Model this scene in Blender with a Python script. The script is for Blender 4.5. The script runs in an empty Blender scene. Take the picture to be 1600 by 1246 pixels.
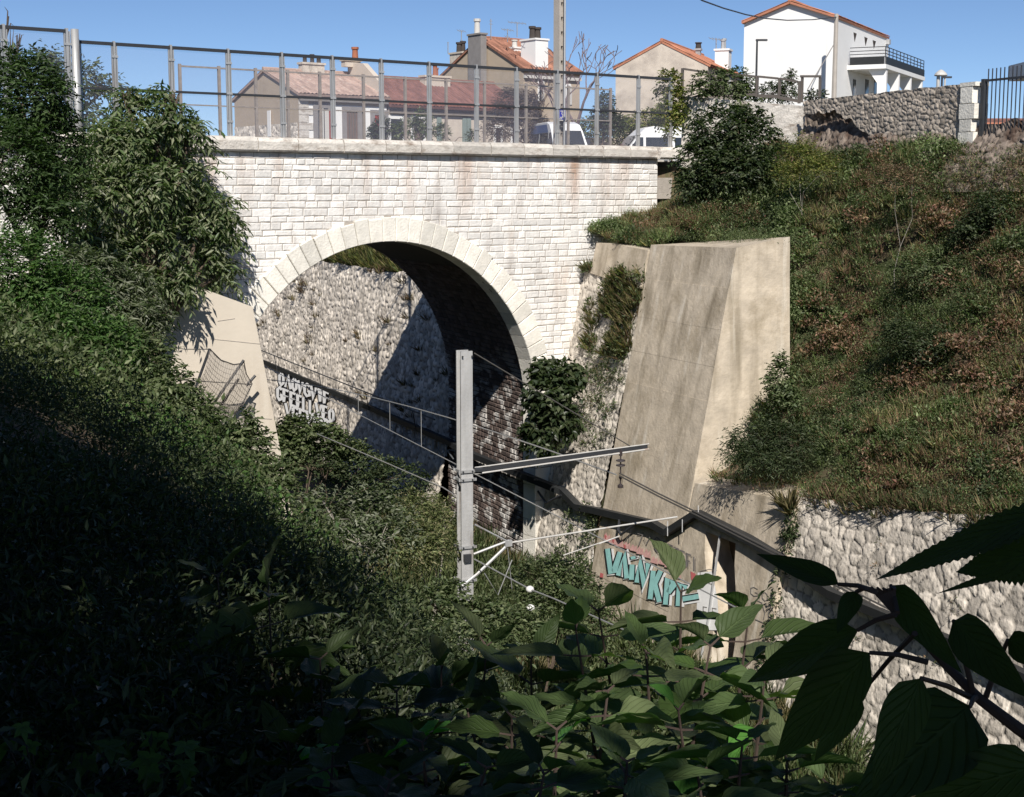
import bpy, math, random
import numpy as np

# ------------------------------------------------------------------ camera, light, sky
SC = bpy.context.scene
COL = SC.collection
F_PX, CAM_Z = 2300.0, 11.5
PITCH = math.atan(323.0 / F_PX)
cam_d = bpy.data.cameras.new("camera")
cam_d.sensor_width = 36.0
cam_d.lens = 36.0 * F_PX / 1600.0
cam_d.clip_start = 0.05
cam_d.clip_end = 3000.0
cam = bpy.data.objects.new("camera", cam_d)
cam.location = (0, 0, CAM_Z)
cam.rotation_euler = (math.pi / 2 - PITCH, 0, 0)
COL.objects.link(cam)
SC.camera = cam

AX_T = np.array([-0.4, 0.9165, 0.0]); AX_T /= np.linalg.norm(AX_T)      # along the railway, away
AX_W = np.array([-AX_T[1], AX_T[0], 0.0])                                # across it, to the left
AX_Z = np.array([0, 0, 1.0])
ORG = np.array([0.53, 39.78, 0.0])
SUN = 0.37 * AX_W - 1.0 * AX_T + 0.96 * AX_Z
SUN /= np.linalg.norm(SUN)
SUN_EL = math.asin(SUN[2]); SUN_AZ = math.atan2(SUN[0], SUN[1])

world = bpy.data.worlds.new("World"); SC.world = world
world.use_nodes = True
nt = world.node_tree
bg = nt.nodes["Background"]
sky = nt.nodes.new("ShaderNodeTexSky")
sky.sky_type = 'NISHITA'; sky.sun_disc = False
sky.sun_elevation = SUN_EL; sky.sun_rotation = SUN_AZ
sky.altitude = 0; sky.air_density = 0.5; sky.dust_density = 0.0; sky.ozone_density = 3.5
hs = nt.nodes.new("ShaderNodeHueSaturation")
hs.inputs["Saturation"].default_value = 1.02
nt.links.new(sky.outputs[0], hs.inputs["Color"])
nt.links.new(hs.outputs[0], bg.inputs[0])
bg.inputs[1].default_value = 0.088

sd = bpy.data.lights.new("sun", 'SUN'); sd.energy = 5.0; sd.angle = math.radians(0.5)
sd.color = (1.0, 0.95, 0.87)
sun = bpy.data.objects.new("sun", sd); COL.objects.link(sun)
from mathutils import Vector
sun.rotation_euler = Vector((-SUN[0], -SUN[1], -SUN[2])).to_track_quat('-Z', 'Y').to_euler()
sun.location = (0, 0, 60)

SC.view_settings.view_transform = 'Standard'
SC.view_settings.look = 'None'
SC.view_settings.exposure = 0.2
SC.view_settings.gamma = 1.0
SC.view_settings.use_curve_mapping = False
SC.cycles.max_bounces = 6
SC.cycles.diffuse_bounces = 3
SC.cycles.transparent_max_bounces = 24

# ------------------------------------------------------------------ measuring helpers (photo pixel -> place)
CAMP = np.array([0, 0, CAM_Z])
def ray(x, y):
    u = (x - 800) / F_PX; v = (623 - y) / F_PX
    return np.array([u, math.cos(PITCH) + v * math.sin(PITCH), -math.sin(PITCH) + v * math.cos(PITCH)])
def P(x, y, Y):
    r = ray(x, y); return CAMP + r * (Y / r[1])
def onpl(x, y, A, n):
    r = ray(x, y); return CAMP + r * (np.dot(A - CAMP, n) / np.dot(r, n))
def W(t, w, z):
    return ORG + AX_T * t + AX_W * w + AX_Z * z
def TW(X):
    X = np.asarray(X, float); d = X - ORG
    return np.array([d @ AX_T, d @ AX_W, X[2]])
FD = np.array([.794, .607, 0]); FD /= np.linalg.norm(FD)                 # along the bridge face
FN = np.array([FD[1], -FD[0], 0])                                        # out of the face, to the viewer
FA = np.array([P(690, 300, 38.)[0], 38., 0.])
def FW(s, z, q=0.0):
    return FA + FD * s + FN * q + AX_Z * z
def onface(x, y, q=0.0):
    X = onpl(x, y, FW(0, 0, q), FN); return np.array([(X - FA) @ FD, X[2]])

# ------------------------------------------------------------------ object helpers
ROOTLOC = {}
def tag(o, label=None, cat=None, group=None, kind=None):
    if label: o["label"] = label
    if cat: o["category"] = cat
    if group: o["group"] = group
    if kind: o["kind"] = kind
    return o
def thing(name, loc, label, cat, group=None):
    o = bpy.data.objects.new(name, None); COL.objects.link(o)
    o.empty_display_size = 0.3
    o.location = tuple(float(v) for v in loc); ROOTLOC[o.name] = np.array(loc, float)
    return tag(o, label, cat, group)
def part_group(name, loc, label, parent):
    """an Empty that is one part of a thing and parents that part's pieces"""
    o = bpy.data.objects.new(name, None); COL.objects.link(o); o.empty_display_size = 0.2
    o.parent = parent; o.location = tuple((np.asarray(loc, float) - ROOTLOC[parent.name]).tolist())
    ROOTLOC[o.name] = np.array(loc, float); return tag(o, label)
def mk(name, V, F, mat, parent=None, loc=None, attrs=None, smooth=False):
    """link one mesh object; V in world coordinates, F a list of faces or an (n,k) array"""
    V = np.asarray(V, float)
    if parent is not None:
        o0 = ROOTLOC[parent.name]
    else:
        o0 = np.array(loc, float) if loc is not None else np.zeros(3)
    L = V - o0
    me = bpy.data.meshes.new(name)
    if isinstance(F, np.ndarray):
        n, k = F.shape
        me.vertices.add(len(L)); me.vertices.foreach_set("co", L.astype(np.float32).ravel())
        me.loops.add(n * k); me.loops.foreach_set("vertex_index", F.astype(np.int32).ravel())
        me.polygons.add(n)
        me.polygons.foreach_set("loop_start", np.arange(0, n * k, k, dtype=np.int32))
        me.polygons.foreach_set("loop_total", np.full(n, k, dtype=np.int32))
        me.update(calc_edges=True)
    else:
        me.from_pydata([tuple(v) for v in L.tolist()], [], F); me.update()
    if smooth:
        me.polygons.foreach_set("use_smooth", np.ones(len(me.polygons), dtype=bool))
    for an, av in (attrs or {}).items():
        av = np.asarray(av, np.float32)
        if av.ndim == 1:
            a = me.attributes.new(an, 'FLOAT', 'POINT'); a.data.foreach_set("value", av)
        else:
            a = me.attributes.new(an, 'FLOAT_COLOR', 'POINT')
            if av.shape[1] == 3: av = np.c_[av, np.ones(len(av))].astype(np.float32)
            a.data.foreach_set("color", av.ravel())
    me.materials.append(mat)
    o = bpy.data.objects.new(name, me); COL.objects.link(o)
    if parent is not None:
        o.parent = parent; ROOTLOC[o.name] = o0
    else:
        o.location = tuple(o0.tolist()); ROOTLOC[o.name] = o0
    return o

class MB:
    """collects simple solids; build() links them as one mesh"""
    def __init__(s): s.V = []; s.F = []; s.n = 0; s.tone = []
    def add(s, V, F, tone=0.5):
        V = [np.asarray(v, float) for v in V]
        s.V += V; s.F += [tuple(i + s.n for i in f) for f in F]; s.n += len(V); s.tone += [tone] * len(V)
    def hexa(s, a, b, tone=0.5):      # two matching quads -> closed box
        s.add(list(a) + list(b), [(3, 2, 1, 0), (4, 5, 6, 7), (0, 1, 5, 4), (1, 2, 6, 5), (2, 3, 7, 6), (3, 0, 4, 7)], tone)
    def box(s, c, ex, ey, ez, tone=0.5):   # half-extent vectors
        c, ex, ey, ez = [np.asarray(v, float) for v in (c, ex, ey, ez)]
        a = [c - ex - ey - ez, c + ex - ey - ez, c + ex + ey - ez, c - ex + ey - ez]
        b = [v + 2 * ez for v in a]
        s.hexa(a, b, tone)
    def prism(s, poly, ext, tone=0.5):
        ext = np.asarray(ext, float); n = len(poly)
        a = [np.asarray(p, float) for p in poly]; b = [p + ext for p in a]
        F = [tuple(range(n - 1, -1, -1)), tuple(range(n, 2 * n))] + [(i, (i + 1) % n, n + (i + 1) % n, n + i) for i in range(n)]
        s.add(a + b, F, tone)
    def tube(s, pts, r, k=6, tone=0.5, cap=True):
        pts = [np.asarray(p, float) for p in pts]
        rs = r if hasattr(r, '__len__') else [r] * len(pts)
        V = []; prev = None
        for i, p in enumerate(pts):
            d = pts[min(i + 1, len(pts) - 1)] - pts[max(i - 1, 0)]
            d = d / (np.linalg.norm(d) + 1e-9)
            if prev is None:
                h = np.array([0, 0, 1.]) if abs(d[2]) < .9 else np.array([1., 0, 0])
            else: h = prev
            e1 = h - d * (h @ d); e1 /= np.linalg.norm(e1) + 1e-9; prev = e1
            e2 = np.cross(d, e1)
            for j in range(k):
                a = 2 * math.pi * (j + .5) / k
                V.append(p + (e1 * math.cos(a) + e2 * math.sin(a)) * rs[i])
        F = []
        for i in range(len(pts) - 1):
            for j in range(k):
                F.append((i * k + j, i * k + (j + 1) % k, (i + 1) * k + (j + 1) % k, (i + 1) * k + j))
        if cap:
            F.append(tuple(range(k - 1, -1, -1))); F.append(tuple((len(pts) - 1) * k + j for j in range(k)))
        s.add(V, F, tone)
    def lathe(s, c, axis, prof, k=14, tone=0.5):
        s.tube([np.asarray(c, float) + np.asarray(axis, float) * h for h, r in prof], [max(r, .001) for h, r in prof], k, tone)
    def build(s, name, mat, parent=None, loc=None, smooth=False):
        return mk(name, np.array(s.V), s.F, mat, parent, loc, {"tone": np.array(s.tone)}, smooth)

def arr(n, f): return [f(i) for i in range(n)]
def vnoise(x, y, seed=0):
    x = np.asarray(x, float); y = np.asarray(y, float)
    xi = np.floor(x).astype(np.int64); yi = np.floor(y).astype(np.int64)
    fx = x - xi; fy = y - yi; fx = fx * fx * (3 - 2 * fx); fy = fy * fy * (3 - 2 * fy)
    def h(a, b):
        n = (a * 374761393 + b * 668265263 + seed * 974634777) & 0x7fffffff
        n = ((n ^ (n >> 13)) * 1274126177) & 0x7fffffff
        return ((n ^ (n >> 16)) & 0xffff) / 65535.0
    return (h(xi, yi) * (1 - fx) + h(xi + 1, yi) * fx) * (1 - fy) + (h(xi, yi + 1) * (1 - fx) + h(xi + 1, yi + 1) * fx) * fy
def fbm(x, y, seed=0, o=3):
    s = 0; a = .5; 
    for i in range(o):
        s = s + a * vnoise(x * 2 ** i, y * 2 ** i, seed + i * 17); a *= .5
    return s / (1 - .5 ** o)

# ------------------------------------------------------------------ materials
MATS = {}
def pmat(name, col, rough=0.8, metal=0.0, spec=0.3, var=0.0, vscale=3.0, tone=0.0, bump=0.0, bscale=20.0, stain=None, stain_s=0.6, stain_t=(.5, .7), stretch=(1, 1, 1), drip=None, streak=None):
    """procedural surface: base colour varied by noise, per-piece tone attribute, optional stains and fine bump"""
    m = bpy.data.materials.new(name); m.use_nodes = True
    N = m.node_tree.nodes; L = m.node_tree.links
    b = N["Principled BSDF"]
    b.inputs["Roughness"].default_value = rough; b.inputs["Metallic"].default_value = metal
    b.inputs["Specular IOR Level"].default_value = spec
    geo = N.new("ShaderNodeNewGeometry")
    mp = N.new("ShaderNodeMapping"); mp.inputs["Scale"].default_value = stretch
    L.new(geo.outputs["Position"], mp.inputs["Vector"])
    c = N.new("ShaderNodeRGB"); c.outputs[0].default_value = (*col, 1); out = c.outputs[0]
    def mul(out, fac_sock, lo, hi):
        mr = N.new("ShaderNodeMapRange"); mr.inputs["To Min"].default_value = lo; mr.inputs["To Max"].default_value = hi
        L.new(fac_sock, mr.inputs["Value"])
        mx = N.new("ShaderNodeMix"); mx.data_type = 'RGBA'; mx.blend_type = 'MULTIPLY'; mx.inputs[0].default_value = 1
        L.new(out, mx.inputs[6]); L.new(mr.outputs[0], mx.inputs[7]); return mx.outputs[2]
    if var:
        no = N.new("ShaderNodeTexNoise"); no.inputs["Scale"].default_value = vscale; no.inputs["Detail"].default_value = 6
        L.new(mp.outputs[0], no.inputs["Vector"])
        out = mul(out, no.outputs["Fac"], 1 - var * 1.6, 1 + var * 1.6)
    if tone:
        at = N.new("ShaderNodeAttribute"); at.attribute_name = "tone"
        out = mul(out, at.outputs["Fac"], 1 - tone, 1 + tone)
    if stain:
        no2 = N.new("ShaderNodeTexNoise"); no2.inputs["Scale"].default_value = stain_s; no2.inputs["Detail"].default_value = 8
        no2.inputs["Roughness"].default_value = .7
        L.new(mp.outputs[0], no2.inputs["Vector"])
        rp = N.new("ShaderNodeMapRange"); rp.inputs["From Min"].default_value = stain_t[0]; rp.inputs["From Max"].default_value = stain_t[1]
        L.new(no2.outputs["Fac"], rp.inputs["Value"])
        mx = N.new("ShaderNodeMix"); mx.data_type = 'RGBA'; mx.blend_type = 'MIX'
        L.new(rp.outputs[0], mx.inputs[0]); L.new(out, mx.inputs[6]); mx.inputs[7].default_value = (*stain, 1); out = mx.outputs[2]
    def smear(out, colr, sc, lo, hi, vs, zr=None):
        m2 = N.new("ShaderNodeMapping"); m2.inputs["Scale"].default_value = (1, 1, vs); L.new(geo.outputs["Position"], m2.inputs["Vector"])
        n3 = N.new("ShaderNodeTexNoise"); n3.inputs["Scale"].default_value = sc; n3.inputs["Detail"].default_value = 5; L.new(m2.outputs[0], n3.inputs["Vector"])
        r3 = N.new("ShaderNodeMapRange"); r3.inputs["From Min"].default_value = lo; r3.inputs["From Max"].default_value = hi; L.new(n3.outputs["Fac"], r3.inputs["Value"])
        fac = r3.outputs[0]
        if zr:
            sx = N.new("ShaderNodeSeparateXYZ"); L.new(geo.outputs["Position"], sx.inputs[0])
            r4 = N.new("ShaderNodeMapRange"); r4.inputs["From Min"].default_value = zr[0]; r4.inputs["From Max"].default_value = zr[1]; L.new(sx.outputs[2], r4.inputs["Value"])
            mm = N.new("ShaderNodeMath"); mm.operation = 'MULTIPLY'; L.new(fac, mm.inputs[0]); L.new(r4.outputs[0], mm.inputs[1]); fac = mm.outputs[0]
        mx = N.new("ShaderNodeMix"); mx.data_type = 'RGBA'; L.new(fac, mx.inputs[0]); L.new(out, mx.inputs[6]); mx.inputs[7].default_value = (*colr, 1); return mx.outputs[2]
    if drip: out = smear(out, *drip)
    if streak: out = smear(out, *streak)
    L.new(out, b.inputs["Base Color"])
    if bump:
        nb = N.new("ShaderNodeTexNoise"); nb.inputs["Scale"].default_value = bscale; nb.inputs["Detail"].default_value = 5
        L.new(geo.outputs["Position"], nb.inputs["Vector"])
        bp = N.new("ShaderNodeBump"); bp.inputs["Strength"].default_value = bump; bp.inputs["Distance"].default_value = 0.03
        L.new(nb.outputs["Fac"], bp.inputs["Height"]); L.new(bp.outputs[0], b.inputs["Normal"])
    MATS[name] = m
    return m

def foliage_mat(name, trans=0.28, rough=0.45, spec=0.35):
    m = bpy.data.materials.new(name); m.use_nodes = True
    N = m.node_tree.nodes; L = m.node_tree.links
    b = N["Principled BSDF"]; out = N["Material Output"]
    at = N.new("ShaderNodeAttribute"); at.attribute_name = "Col"
    L.new(at.outputs["Color"], b.inputs["Base Color"])
    b.inputs["Roughness"].default_value = rough; b.inputs["Specular IOR Level"].default_value = spec
    tr = N.new("ShaderNodeBsdfTranslucent")
    mx = N.new("ShaderNodeMix"); mx.data_type = 'RGBA'; mx.blend_type = 'MULTIPLY'; mx.inputs[0].default_value = 1
    L.new(at.outputs["Color"], mx.inputs[6]); mx.inputs[7].default_value = (1.3, 1.9, .5, 1)
    L.new(mx.outputs[2], tr.inputs["Color"])
    ms = N.new("ShaderNodeMixShader"); ms.inputs[0].default_value = trans
    L.new(b.outputs[0], ms.inputs[1]); L.new(tr.outputs[0], ms.inputs[2]); L.new(ms.outputs[0], out.inputs["Surface"])
    return m
M_LEAF = foliage_mat("leaf", .25, .5, .3)
M_FGLEAF = foliage_mat("broad_leaf", .38, .5, .22)
def add_veins(m):
    """side veins and midrib from the leaf's own length/width coordinates"""
    N = m.node_tree.nodes; L = m.node_tree.links; b = N["Principled BSDF"]
    at = N.new("ShaderNodeAttribute"); at.attribute_name = "luv"; sp = N.new("ShaderNodeSeparateColor"); L.new(at.outputs["Color"], sp.inputs[0])
    def M(op, x, y=None, c=None):
        n = N.new("ShaderNodeMath"); n.operation = op
        (L.new(x, n.inputs[0]) if not isinstance(x, float) else setattr(n.inputs[0], "default_value", x))
        if y is not None: (L.new(y, n.inputs[1]) if not isinstance(y, float) else setattr(n.inputs[1], "default_value", y))
        return n.outputs[0]
    u = sp.outputs[0]; v = M('ABSOLUTE', M('SUBTRACT', sp.outputs[1], .5))
    ph = M('MULTIPLY', M('SUBTRACT', u, M('MULTIPLY', v, .75)), 8.0)
    side = M('SUBTRACT', 1.0, M('MULTIPLY', M('PINGPONG', ph, .5), 7.0)); side = M('MAXIMUM', side, 0.0)
    mid = M('MAXIMUM', M('SUBTRACT', 1.0, M('MULTIPLY', v, 26.0)), 0.0)
    vein = M('MINIMUM', M('ADD', side, M('MULTIPLY', mid, 1.5)), 1.0)
    mix = N.new("ShaderNodeMix"); mix.data_type = 'RGBA'; mix.blend_type = 'MIX'
    src = [l.from_socket for l in L if l.to_socket == b.inputs["Base Color"]][0]
    br = N.new("ShaderNodeMix"); br.data_type = 'RGBA'; br.blend_type = 'MULTIPLY'; br.inputs[0].default_value = 1; L.new(src, br.inputs[6]); br.inputs[7].default_value = (1.7, 1.6, 1.7, 1)
    L.new(M('MULTIPLY', vein, .55), mix.inputs[0]); L.new(src, mix.inputs[6]); L.new(br.outputs[2], mix.inputs[7]); L.new(mix.outputs[2], b.inputs["Base Color"])
    bp = N.new("ShaderNodeBump"); bp.inputs["Strength"].default_value = .7; bp.inputs["Distance"].default_value = .004; bp.invert = True
    L.new(vein, bp.inputs["Height"]); L.new(bp.outputs[0], b.inputs["Normal"])
add_veins(M_FGLEAF)
M_GLOSSLEAF = foliage_mat("waxy_leaf", .3, .42, .4)
M_DRY = foliage_mat("dry_plant", .12, .8, .1)
M_BARK = pmat("bark", (.10, .075, .055), .9, var=.25, vscale=8, bump=.6)
M_PALETWIG = pmat("pale_twig", (.33, .30, .26), .9, var=.2)
M_DARKTWIG = pmat("dark_twig", (.085, .06, .05), .9, var=.2)
M_LIME = pmat("white_limestone", (.78, .755, .725), .85, var=.14, vscale=5, tone=.15, bump=.55, bscale=14, stain=(.56, .44, .35), stain_s=1.1, stain_t=(.55, .80), stretch=(1, 1, .28), drip=((.42, .27, .19), 1.5, .50, .74, .10, (10.6, 12.2)), streak=((.40, .36, .33), 2.2, .55, .85, .3))
M_MORTAR = pmat("old_mortar", (.40, .36, .32), .95, var=.2, vscale=6, bump=.4)
M_CREAM = pmat("cream_limestone", (.77, .735, .665), .8, var=.14, vscale=4, tone=.14, bump=.5, bscale=18)
M_COPING = pmat("weathered_coping", (.60, .56, .51), .85, var=.24, vscale=5, tone=.2, bump=.6, stain=(.25, .195, .155), stain_s=1.6, stain_t=(.50, .68), stretch=(1, 1, 2.5))
M_SOOT = pmat("sooty_brick", (.115, .086, .075), .95, var=.3, vscale=4, tone=.35, bump=.6, bscale=12, drip=((.56, .53, .50), 1.6, .50, .58, 1.6, (7.4, 5.4)))
M_SOOTM = pmat("sooty_mortar", (.05, .045, .042), .95, var=.3)
M_CONC = pmat("formed_concrete", (.53, .455, .36), .88, var=.26, vscale=2.6, tone=.10, bump=.45, bscale=11, stain=(.34, .28, .20), stain_s=.8, stain_t=(.50, .72), stretch=(1.2, 1.2, 1.1), drip=((.27, .225, .165), 2.6, .50, .72, .10), streak=((.66, .60, .51), 3.5, .60, .78, .07))
M_CONC2 = pmat("smooth_concrete", (.60, .535, .45), .85, var=.07, vscale=1.2, bump=.15, bscale=9, stain=(.50, .42, .32), stain_s=.5, stain_t=(.6, .9), drip=((.46, .39, .31), 2.2, .56, .8, .12))
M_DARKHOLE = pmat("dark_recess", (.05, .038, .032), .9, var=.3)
M_RUBBLE = pmat("limestone_rubble", (.50, .45, .39), .9, var=.22, vscale=7, tone=.62, bump=.7, bscale=16)
M_RUBBLE2 = pmat("weathered_rubble", (.53, .475, .41), .9, var=.28, vscale=5, tone=.75, bump=.7, bscale=14, stain=(.14, .115, .09), stain_s=1.2, stain_t=(.58, .75), stretch=(1, 1, .4))
M_RUBBLE3 = pmat("grey_rubble", (.36, .31, .26), .92, var=.25, vscale=5, tone=.55, bump=.7, bscale=14)
M_RUBBLE4 = pmat("crumbled_rubble", (.21, .17, .14), .95, var=.3, vscale=4, tone=.6, bump=.9, bscale=12, stain=(.09, .06, .045), stain_s=1.4, stain_t=(.48, .62))
M_EARTH = pmat("earth", (.15, .105, .07), .95, var=.3, vscale=2, bump=.6, bscale=8, stain=(.05, .06, .025), stain_s=1.0, stain_t=(.42, .55))
M_ROAD = pmat("asphalt", (.06, .06, .06), .9, var=.15)
M_STEEL = pmat("galvanised_steel", (.46, .46, .46), .5, metal=.45, spec=.5, var=.2, vscale=5, stain=(.30, .25, .21), stain_s=2.2, stain_t=(.58, .72), stretch=(1.5, 1.5, .3))
M_MASTST = pmat("mast_steel", (.47, .465, .46), .55, metal=.3, spec=.5, var=.2, vscale=5, stain=(.22, .17, .14), stain_s=2.0, stain_t=(.56, .70), stretch=(2, 2, .35), bump=.15)
M_RUSTY = pmat("weathered_steel", (.30, .26, .23), .7, metal=.2, var=.25, vscale=7)
M_BROWNST = pmat("brown_steel_frame", (.15, .13, .115), .6, metal=.2, var=.15)
M_DARKST = pmat("dark_steel", (.035, .037, .042), .5, spec=.4, var=.15)
M_TRAY = pmat("grey_cable_tray", (.028, .03, .032), .55, metal=.1, var=.2, vscale=4)
M_WHITEPAINT = pmat("white_paint", (.50, .485, .46), .55, var=.15, vscale=6, stain=(.34, .25, .19), stain_s=3, stain_t=(.58, .68))
M_WIRE = pmat("copper_wire", (.13, .12, .11), .5, metal=.4)
M_PALEWIRE = pmat("bright_wire", (.42, .42, .42), .4, metal=.5)
M_INSUL = pmat("brown_insulator", (.05, .04, .04), .3, spec=.6)
M_WINSUL = pmat("white_insulator", (.75, .74, .72), .3, spec=.6)
M_GLASS = pmat("dark_glass", (.03, .035, .04), .08, spec=.7)
M_RENDER_W = pmat("white_render", (.80, .79, .775), .85, var=.04, vscale=1)
M_RENDER_T = pmat("tan_render", (.46, .375, .285), .9, var=.14, vscale=1.2, stain=(.36, .29, .22), stain_s=.6, stain_t=(.5, .7))
M_RENDER_C = pmat("cream_render", (.58, .51, .43), .9, var=.12, vscale=1, stain=(.42, .36, .30), stain_s=.4, stain_t=(.52, .7))
M_RENDER_P = pmat("pinkish_render", (.56, .49, .42), .9, var=.12, vscale=.9, stain=(.37, .32, .28), stain_s=.5, stain_t=(.5, .68))
M_TILE = pmat("pale_roof_tile", (.40, .285, .235), .85, var=.22, vscale=4, tone=.25, stain=(.55, .47, .40), stain_s=2.2, stain_t=(.55, .7))
M_TILE2 = pmat("red_brown_roof_tile", (.20, .095, .075), .85, var=.25, vscale=4, tone=.25)
M_TILE3 = pmat("orange_roof_tile", (.43, .185, .115), .85, var=.25, vscale=3, tone=.3)
M_TILE4 = pmat("mixed_roof_tile", (.30, .145, .10), .85, var=.3, vscale=4, tone=.4)
M_STONETRIM = pmat("grey_stone_trim", (.24, .225, .22), .85, var=.15)
M_SHUT_G = pmat("grey_green_shutter", (.20, .25, .23), .7, var=.1)
M_SHUT_R = pmat("red_shutter", (.30, .05, .035), .6, var=.1)
M_SHUT_W = pmat("pale_shutter", (.55, .53, .50), .7)
M_DOOR = pmat("brown_door", (.17, .12, .10), .6, var=.2)
M_POT = pmat("chimney_pot", (.32, .12, .07), .8, var=.2)
M_DARKPOT = pmat("sooty_pot", (.06, .05, .045), .9, var=.2)
M_VANWHITE = pmat("white_car_paint", (.80, .80, .80), .25, spec=.5)
M_VANBLUE = pmat("blue_car_paint", (.09, .14, .30), .3, spec=.5)
M_RUBBER = pmat("rubber", (.02, .02, .02), .8)
M_SIGNBLUE = pmat("sign_blue", (.02, .03, .35), .4)
M_CONCPOLE = pmat("pole_concrete", (.42, .38, .34), .9, var=.12, bump=.2)
M_TEAL = pmat("teal_paint", (.30, .58, .56), .6, var=.2, vscale=5)
M_BLACKP = pmat("black_paint", (.02, .02, .022), .6)
M_GREYP = pmat("grey_paint", (.19, .175, .165), .7, var=.2)
M_PINKP = pmat("pink_paint", (.62, .36, .33), .7, var=.3, vscale=12)
M_REDP = pmat("red_paint", (.52, .14, .14), .6)
M_WHITEP = pmat("white_spray", (.86, .85, .84), .7, var=.1)
M_DIMP = pmat("dull_spray", (.30, .32, .33), .8, var=.2)

def mesh_alpha_mat(name, col, cover, scale):
    """fine woven wire: holes are cut by a procedural grid in the sheet's own coordinates"""
    m = bpy.data.materials.new(name); m.use_nodes = True
    N = m.node_tree.nodes; L = m.node_tree.links
    b = N["Principled BSDF"]; b.inputs["Base Color"].default_value = (*col, 1); b.inputs["Roughness"].default_value = .5
    b.inputs["Metallic"].default_value = .3
    tr = N.new("ShaderNodeBsdfTransparent"); ms = N.new("ShaderNodeMixShader"); ms.inputs[0].default_value = cover
    out = N["Material Output"]
    L.new(tr.outputs[0], ms.inputs[1]); L.new(b.outputs[0], ms.inputs[2]); L.new(ms.outputs[0], out.inputs["Surface"])
    return m
M_MESH = mesh_alpha_mat("fine_wire_mesh", (.36, .36, .45), .13, 60)
M_MESH2 = mesh_alpha_mat("dense_wire_mesh", (.33, .32, .44), .09, 60)
M_NETSHEET = mesh_alpha_mat("torn_netting", (.30, .29, .28), .30, 60)
# ------------------------------------------------------------------ terrain
def ztop_near(t): return np.clip(5.25 + .13 * (-11.4 - t), 5.0, 7.2)
def wing_w(z): return -.222 * (z - 1.05)
LEFT_W = np.array([5.5, 6.3, 7, 8, 9, 10, 11, 12, 13, 14, 15, 16, 17, 18, 20, 25, 35, 60, 150, 500.])
LEFT_Z = np.array([1.1, 1.5, 2.1, 3.0, 4.0, 5.0, 6.0, 7.0, 7.9, 8.7, 9.3, 9.7, 9.9, 10.1, 10.5, 11.2, 12.0, 12.3, 12.4, 12.4])
def right_nodes(t):
    if t < -7.2: z1 = float(ztop_near(t)); return wing_w(z1) - .35, z1 - .05, -7.05, 12.3
    if t < 1.3:
        k = min(1, (t + 7.2) / 4.0); return -1.3 - 1.1 * k, 4.9 + 5.1 * k, -7.0 + .1 * k, 12.3
    if t < 7.0: return -2.6, 12.15, -6.0, 12.2
    return -1.35, 8.7, -5.5, 12.2
def plat(t): return 12.25 + (1.0 * min(1, max(0, (t - 12) / 25.0)))
def bank_left(w): return np.interp(w, LEFT_W, LEFT_Z)
def bank_right(t, w):
    w1, z1, w2, z2 = right_nodes(t)
    k = (w1 - w) / (w1 - w2); return z1 + (z2 - z1) * min(1.0, max(0.0, k)) ** 1.35
tt = sorted([-400, -150, -80, -60, -50] + list(np.arange(-44, 50, 1.1)) + [-7.21, -7.19, 1.29, 1.31, 6.99, 7.01, 55, 65, 80, 100, 130, 180, 260, 400, 800])
rows = []
for t in tt:
    w1, z1, w2, z2 = right_nodes(t); zp = max(plat(t), z2)
    r = [(-900, zp), (-300, zp), (-80, zp), (-30, zp), (-14, zp), (w2 - .5, zp if t > 7 else z2 + .02), (w2, z2)]
    for k in range(1, 13):
        a = k / 12.0; w = w2 + (w1 - w2) * a
        z = bank_right(t, w) + (.25 * (fbm(t * .8, w * .8, 5) - .5) if k < 12 else 0); r.append((w, float(z)))
    r.append((w1 + .12, z1 - .3)); r.append((w1 + .2, 1.0))
    r += [(0.5, 1.0), (2, 1.15), (4, 1.1)]
    for w, z in zip(LEFT_W, LEFT_Z): r.append((w, float(z + (.3 * (fbm(t * .5, w * .5, 9) - .5) if w < 30 else 0)) if w > 6 else z))
    rows.append([W(t, w, z) for w, z in r])
nr = len(rows[0]); V = np.array(rows).reshape(-1, 3)
F = np.array([(i * nr + j, i * nr + j + 1, (i + 1) * nr + j + 1, (i + 1) * nr + j) for i in range(len(rows) - 1) for j in range(nr - 1)])
tag(mk("ground", V, F, M_EARTH), kind="structure")
rd = MB(); rd.prism([FW(-45, 12.36, -.35), FW(90, 12.36, -.35), FW(90, 12.36, -6.45), FW(-45, 12.36, -6.45)], -AX_Z * .4)
tag(rd.build("road", M_ROAD), kind="structure")

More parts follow.
